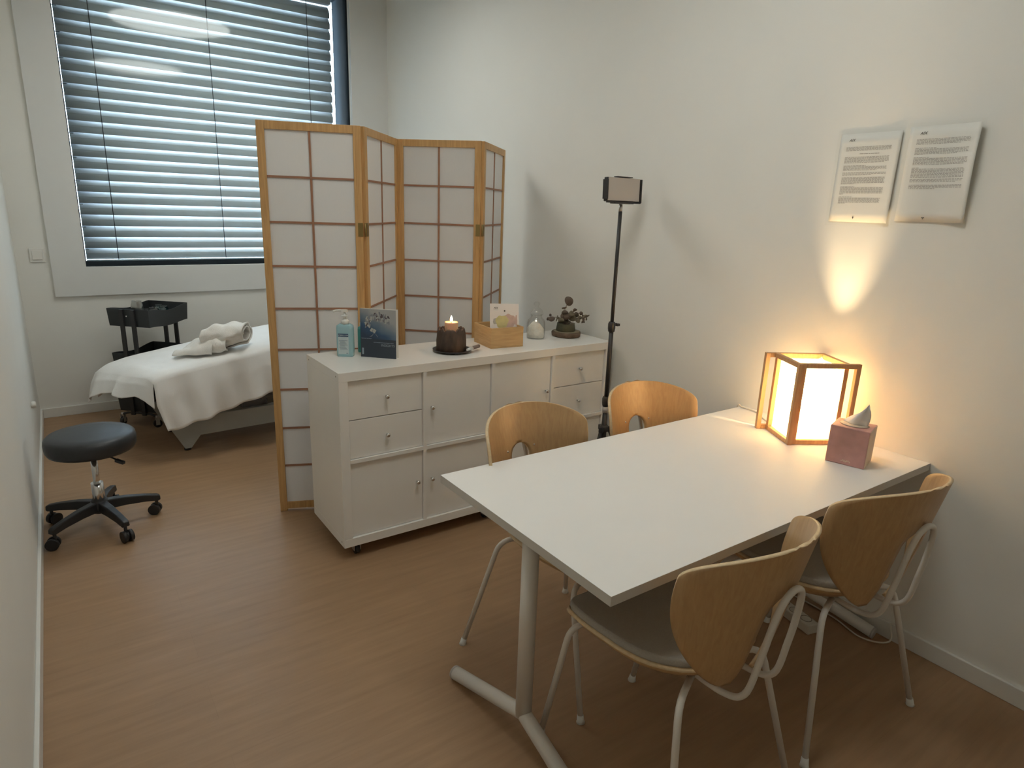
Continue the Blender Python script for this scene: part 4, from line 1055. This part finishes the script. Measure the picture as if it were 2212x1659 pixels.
# bundled towel
TWo = Vector((0.475, 4.20, 0.5735))
t = thing('bath_towel', 'white terry towel loosely rolled up on the sheet', 'towel', TWo, 0)
TA = math.radians(-31)      # roll axis, roughly left-right in view
ux = Vector((math.cos(TA), math.sin(TA), 0.10)); uy = Vector((-math.sin(TA), math.cos(TA), 0)); uz = Vector((0, 0, 1))
b = BM()
def roll(u, v):     # u along axis, v along the spiral
    th = v * 2 * PI * 1.75; r = 0.090 - 0.048 * v + 0.007 * math.sin(th * 2 + u * 5)
    s = -0.02 + u * 0.25
    squash = 0.80; n_ = noise.noise(Vector((u * 4, math.cos(th) * 1.5, math.sin(th) * 1.5 + v)))
    rr_ = r * (1 + 0.28 * n_) * (0.86 + 0.22 * math.sin(PI * (0.15 + u * 0.7)))
    a = -PI / 2 + th
    return TWo * 0 + ux * s + uy * (rr_ * math.cos(a) * 1.08) + uz * (0.078 + rr_ * math.sin(a) * squash + 0.022 * u)
grid(b, roll, 34, 90)
obj('rolled_layer', b, M_towel, t, solid=(0.007, 0))
b = BM()
def tail(u, v):     # loose crumpled half trailing to the left
    s = -0.185 + u * 0.25; wv = (v - 0.5)
    hgt = (0.012 + 0.088 * (u ** 0.8)) * math.cos(wv * PI * 0.93) ** 0.6 if abs(wv) < 0.5 else 0
    hgt = max(0, hgt) + 0.012 * noise.noise(Vector((u * 5, v * 6, 2))) * min(1, u * 3) * (math.cos(wv * PI) ** 0.5 if abs(wv) < 0.5 else 0) + 0.012 * math.sin(u * 9 + v * 7) * max(0, math.cos(wv * PI))
    wd = 0.10 + 0.06 * u + 0.012 * math.sin(u * 13)
    return ux * s + uy * (wv * wd * 1.6) + uz * (0.004 + hgt - 0.03 * (1 - u) * 0)
grid(b, tail, 36, 36)
obj('loose_fold', b, M_towel, t, solid=(0.006, 1))
b = BM()
def flap(u, v):
    a = v * 3.6 - 0.3; r = 0.036 + 0.006 * math.sin(u * 6)
    return ux * (0.05 + u * 0.085) + uy * (-0.075 - r * math.sin(a) * 0.9) + uz * (0.042 + r * math.cos(a) * 0.95 + 0.004 * math.sin(u * 8))
grid(b, flap, 14, 20); obj('front_fold', b, M_towel, t, solid=(0.006, 0))

# ------------------------------------------------------------------ trolley
TR = thing('utility_trolley', 'black three tier metal trolley standing behind the massage table', 'trolley', (0.240, 4.865, 0), math.radians(46.5))
LX, LY = 0.195, 0.145
for zz, hh in ((0.665, 0.112), (0.375, 0.112), (0.095, 0.112)):
    b = BM()
    n = 20; lo = []; hi = []; pts = []
    for sx_, sy_ in ((-1, -1), (1, -1), (1, 1), (-1, 1)):
        pass
    def side(p, q, curved):
        out = []
        for k in range(n):
            s = k / n; x = p[0] + (q[0] - p[0]) * s; y = p[1] + (q[1] - p[1]) * s
            c = math.cos((s - 0.5) * 2 * PI) * 0.5 + 0.5 if curved else 0
            out.append((x, y, c))
        return out
    ring = side((-LX, -LY), (LX, -LY), True) + side((LX, -LY), (LX, LY), False) + side((LX, LY), (-LX, LY), True) + side((-LX, LY), (-LX, -LY), False)
    top = []; bot = []
    for x, y, c in ring:
        fl_ = 1.0 if not (abs(abs(y) - LY) < 1e-6) else 1.0
        top.append(b.verts.new((x, y, zz + hh - (0.022 * c)))); bot.append(b.verts.new((x * 0.965, y * 0.965, zz - 0.012 * c)))
    m_ = len(ring)
    for k in range(m_): b.faces.new((top[k], top[(k + 1) % m_], bot[(k + 1) % m_], bot[k]))
    tr = obj('tray', b, M_blackm, TR, solid=(0.003, 0))
    b = BM(); box(b, (-LX * .96, -LY * .96, zz + 0.004), (LX * .96, LY * .96, zz + 0.008)); obj('tray_floor', b, M_blackm, tr)
for sx_ in (-1, 1):
    for sy_ in (-1, 1):
        b = BM(); x = sx_ * (LX + 0.006); y = sy_ * 0.040
        box(b, (x - 0.006, y - 0.013, 0.075), (x + 0.006, y + 0.013, 0.775)); obj('post', b, M_black, TR)
    b = BM(); tube(b, [(sx_ * (LX + 0.011), 0.0, 0.735), (sx_ * (LX + 0.014), 0.0, 0.735)], 0.004, 10); obj('screw', b, M_chrome, TR)
    b = BM(); tube(b, fillet([(sx_ * LX, -0.13, 0.022 + .048), (sx_ * LX, -0.08, 0.088), (sx_ * LX, 0.08, 0.088), (sx_ * LX, 0.13, 0.07)], 0.03), 0.008, 8); obj('foot_bow', b, M_black, TR)
for sx_ in (-1, 1):
    for sy_ in (-1, 1):
        b = BM(); x, y = sx_ * LX, sy_ * 0.125; a = 0.7 + sx_ + sy_ * 2
        wx, wy = math.cos(a), math.sin(a)
        tube(b, [(x - wx * .009, y - wy * .009, .0265), (x + wx * .009, y + wy * .009, .0265)], .026, 18)
        for s in (-1, 1): box(b, (-0.012, -0.001, -0.03), (0.012, 0.001, 0.022), mi=1, M=frame_mat((x + wx * s * .011, y + wy * s * .011, .048), (-wy, wx, 0), (wx, wy, 0), (0, 0, 1)))
        tube(b, [(x, y, .060), (x, y, .082)], .010, 10, mi=1)
        obj('castor', b, [M_black, M_silver], TR)
# glass cups in the top tray
def cup_bm(r, h_):
    b = BM(); lathe(b, [(0, 0), (r * .5, .001), (r * .85, h_ * .2), (r, h_ * .5), (r * .92, h_ * .8), (r * .72, h_ * .95), (r * .76, h_)], 24); return b
c46, s46 = math.cos(math.radians(46.5)), math.sin(math.radians(46.5))
first = None
cups = [(0.02, -0.03, 'clear glass cup at the middle of the trolley top tray', .034, 0), (0.11, -0.05, 'pale teal glass cup, middle one toward the right end of tray', .03, 1), (0.155, 0.03, 'teal glass cup nearest the right end of the trolley tray', .027, 1), (-0.04, 0.07, 'milky glass cup rising highest from the trolley tray', .036, 2), (-0.07, -0.02, 'clear glass cup nearest the left end of the trolley tray', .030, 0)]
M_milky = glass_mat('milky_glass', (0.82, 0.82, 0.78), 0.35, 0.2)
for x, y, lab, r, k in cups:
    o = obj('glass_cup', cup_bm(r, 0.088 if k != 2 else 0.135), (M_clear, M_teal, M_milky)[k], solid=(0.002, -1))
    x *= 0.85; y *= 0.8; o.location = (0.240 + c46 * x - s46 * y, 4.865 + s46 * x + c46 * y, 0.6732); tag(o, lab, 'cup', 'glass cups in the trolley tray')
b = BM(); grid(b, lambda u, v: ((u - .5) * .11, (v - .5) * .10, 0.052 + 0.030 * math.cos((u - .5) * 3) * math.cos((v - .5) * 3) + 0.010 * noise.noise(Vector((u * 5, v * 5, 4)))), 12, 12)
for v_ in list(b.verts): pass
o = obj('plastic_bag', b, M_sleeve, solid=(0.0006, 0)); 
o.location = (0.240 + c46 * -0.12, 4.865 + s46 * -0.12, 0.6532); tag(o, 'crumpled clear plastic bag at the left of the trolley tray', 'bag')
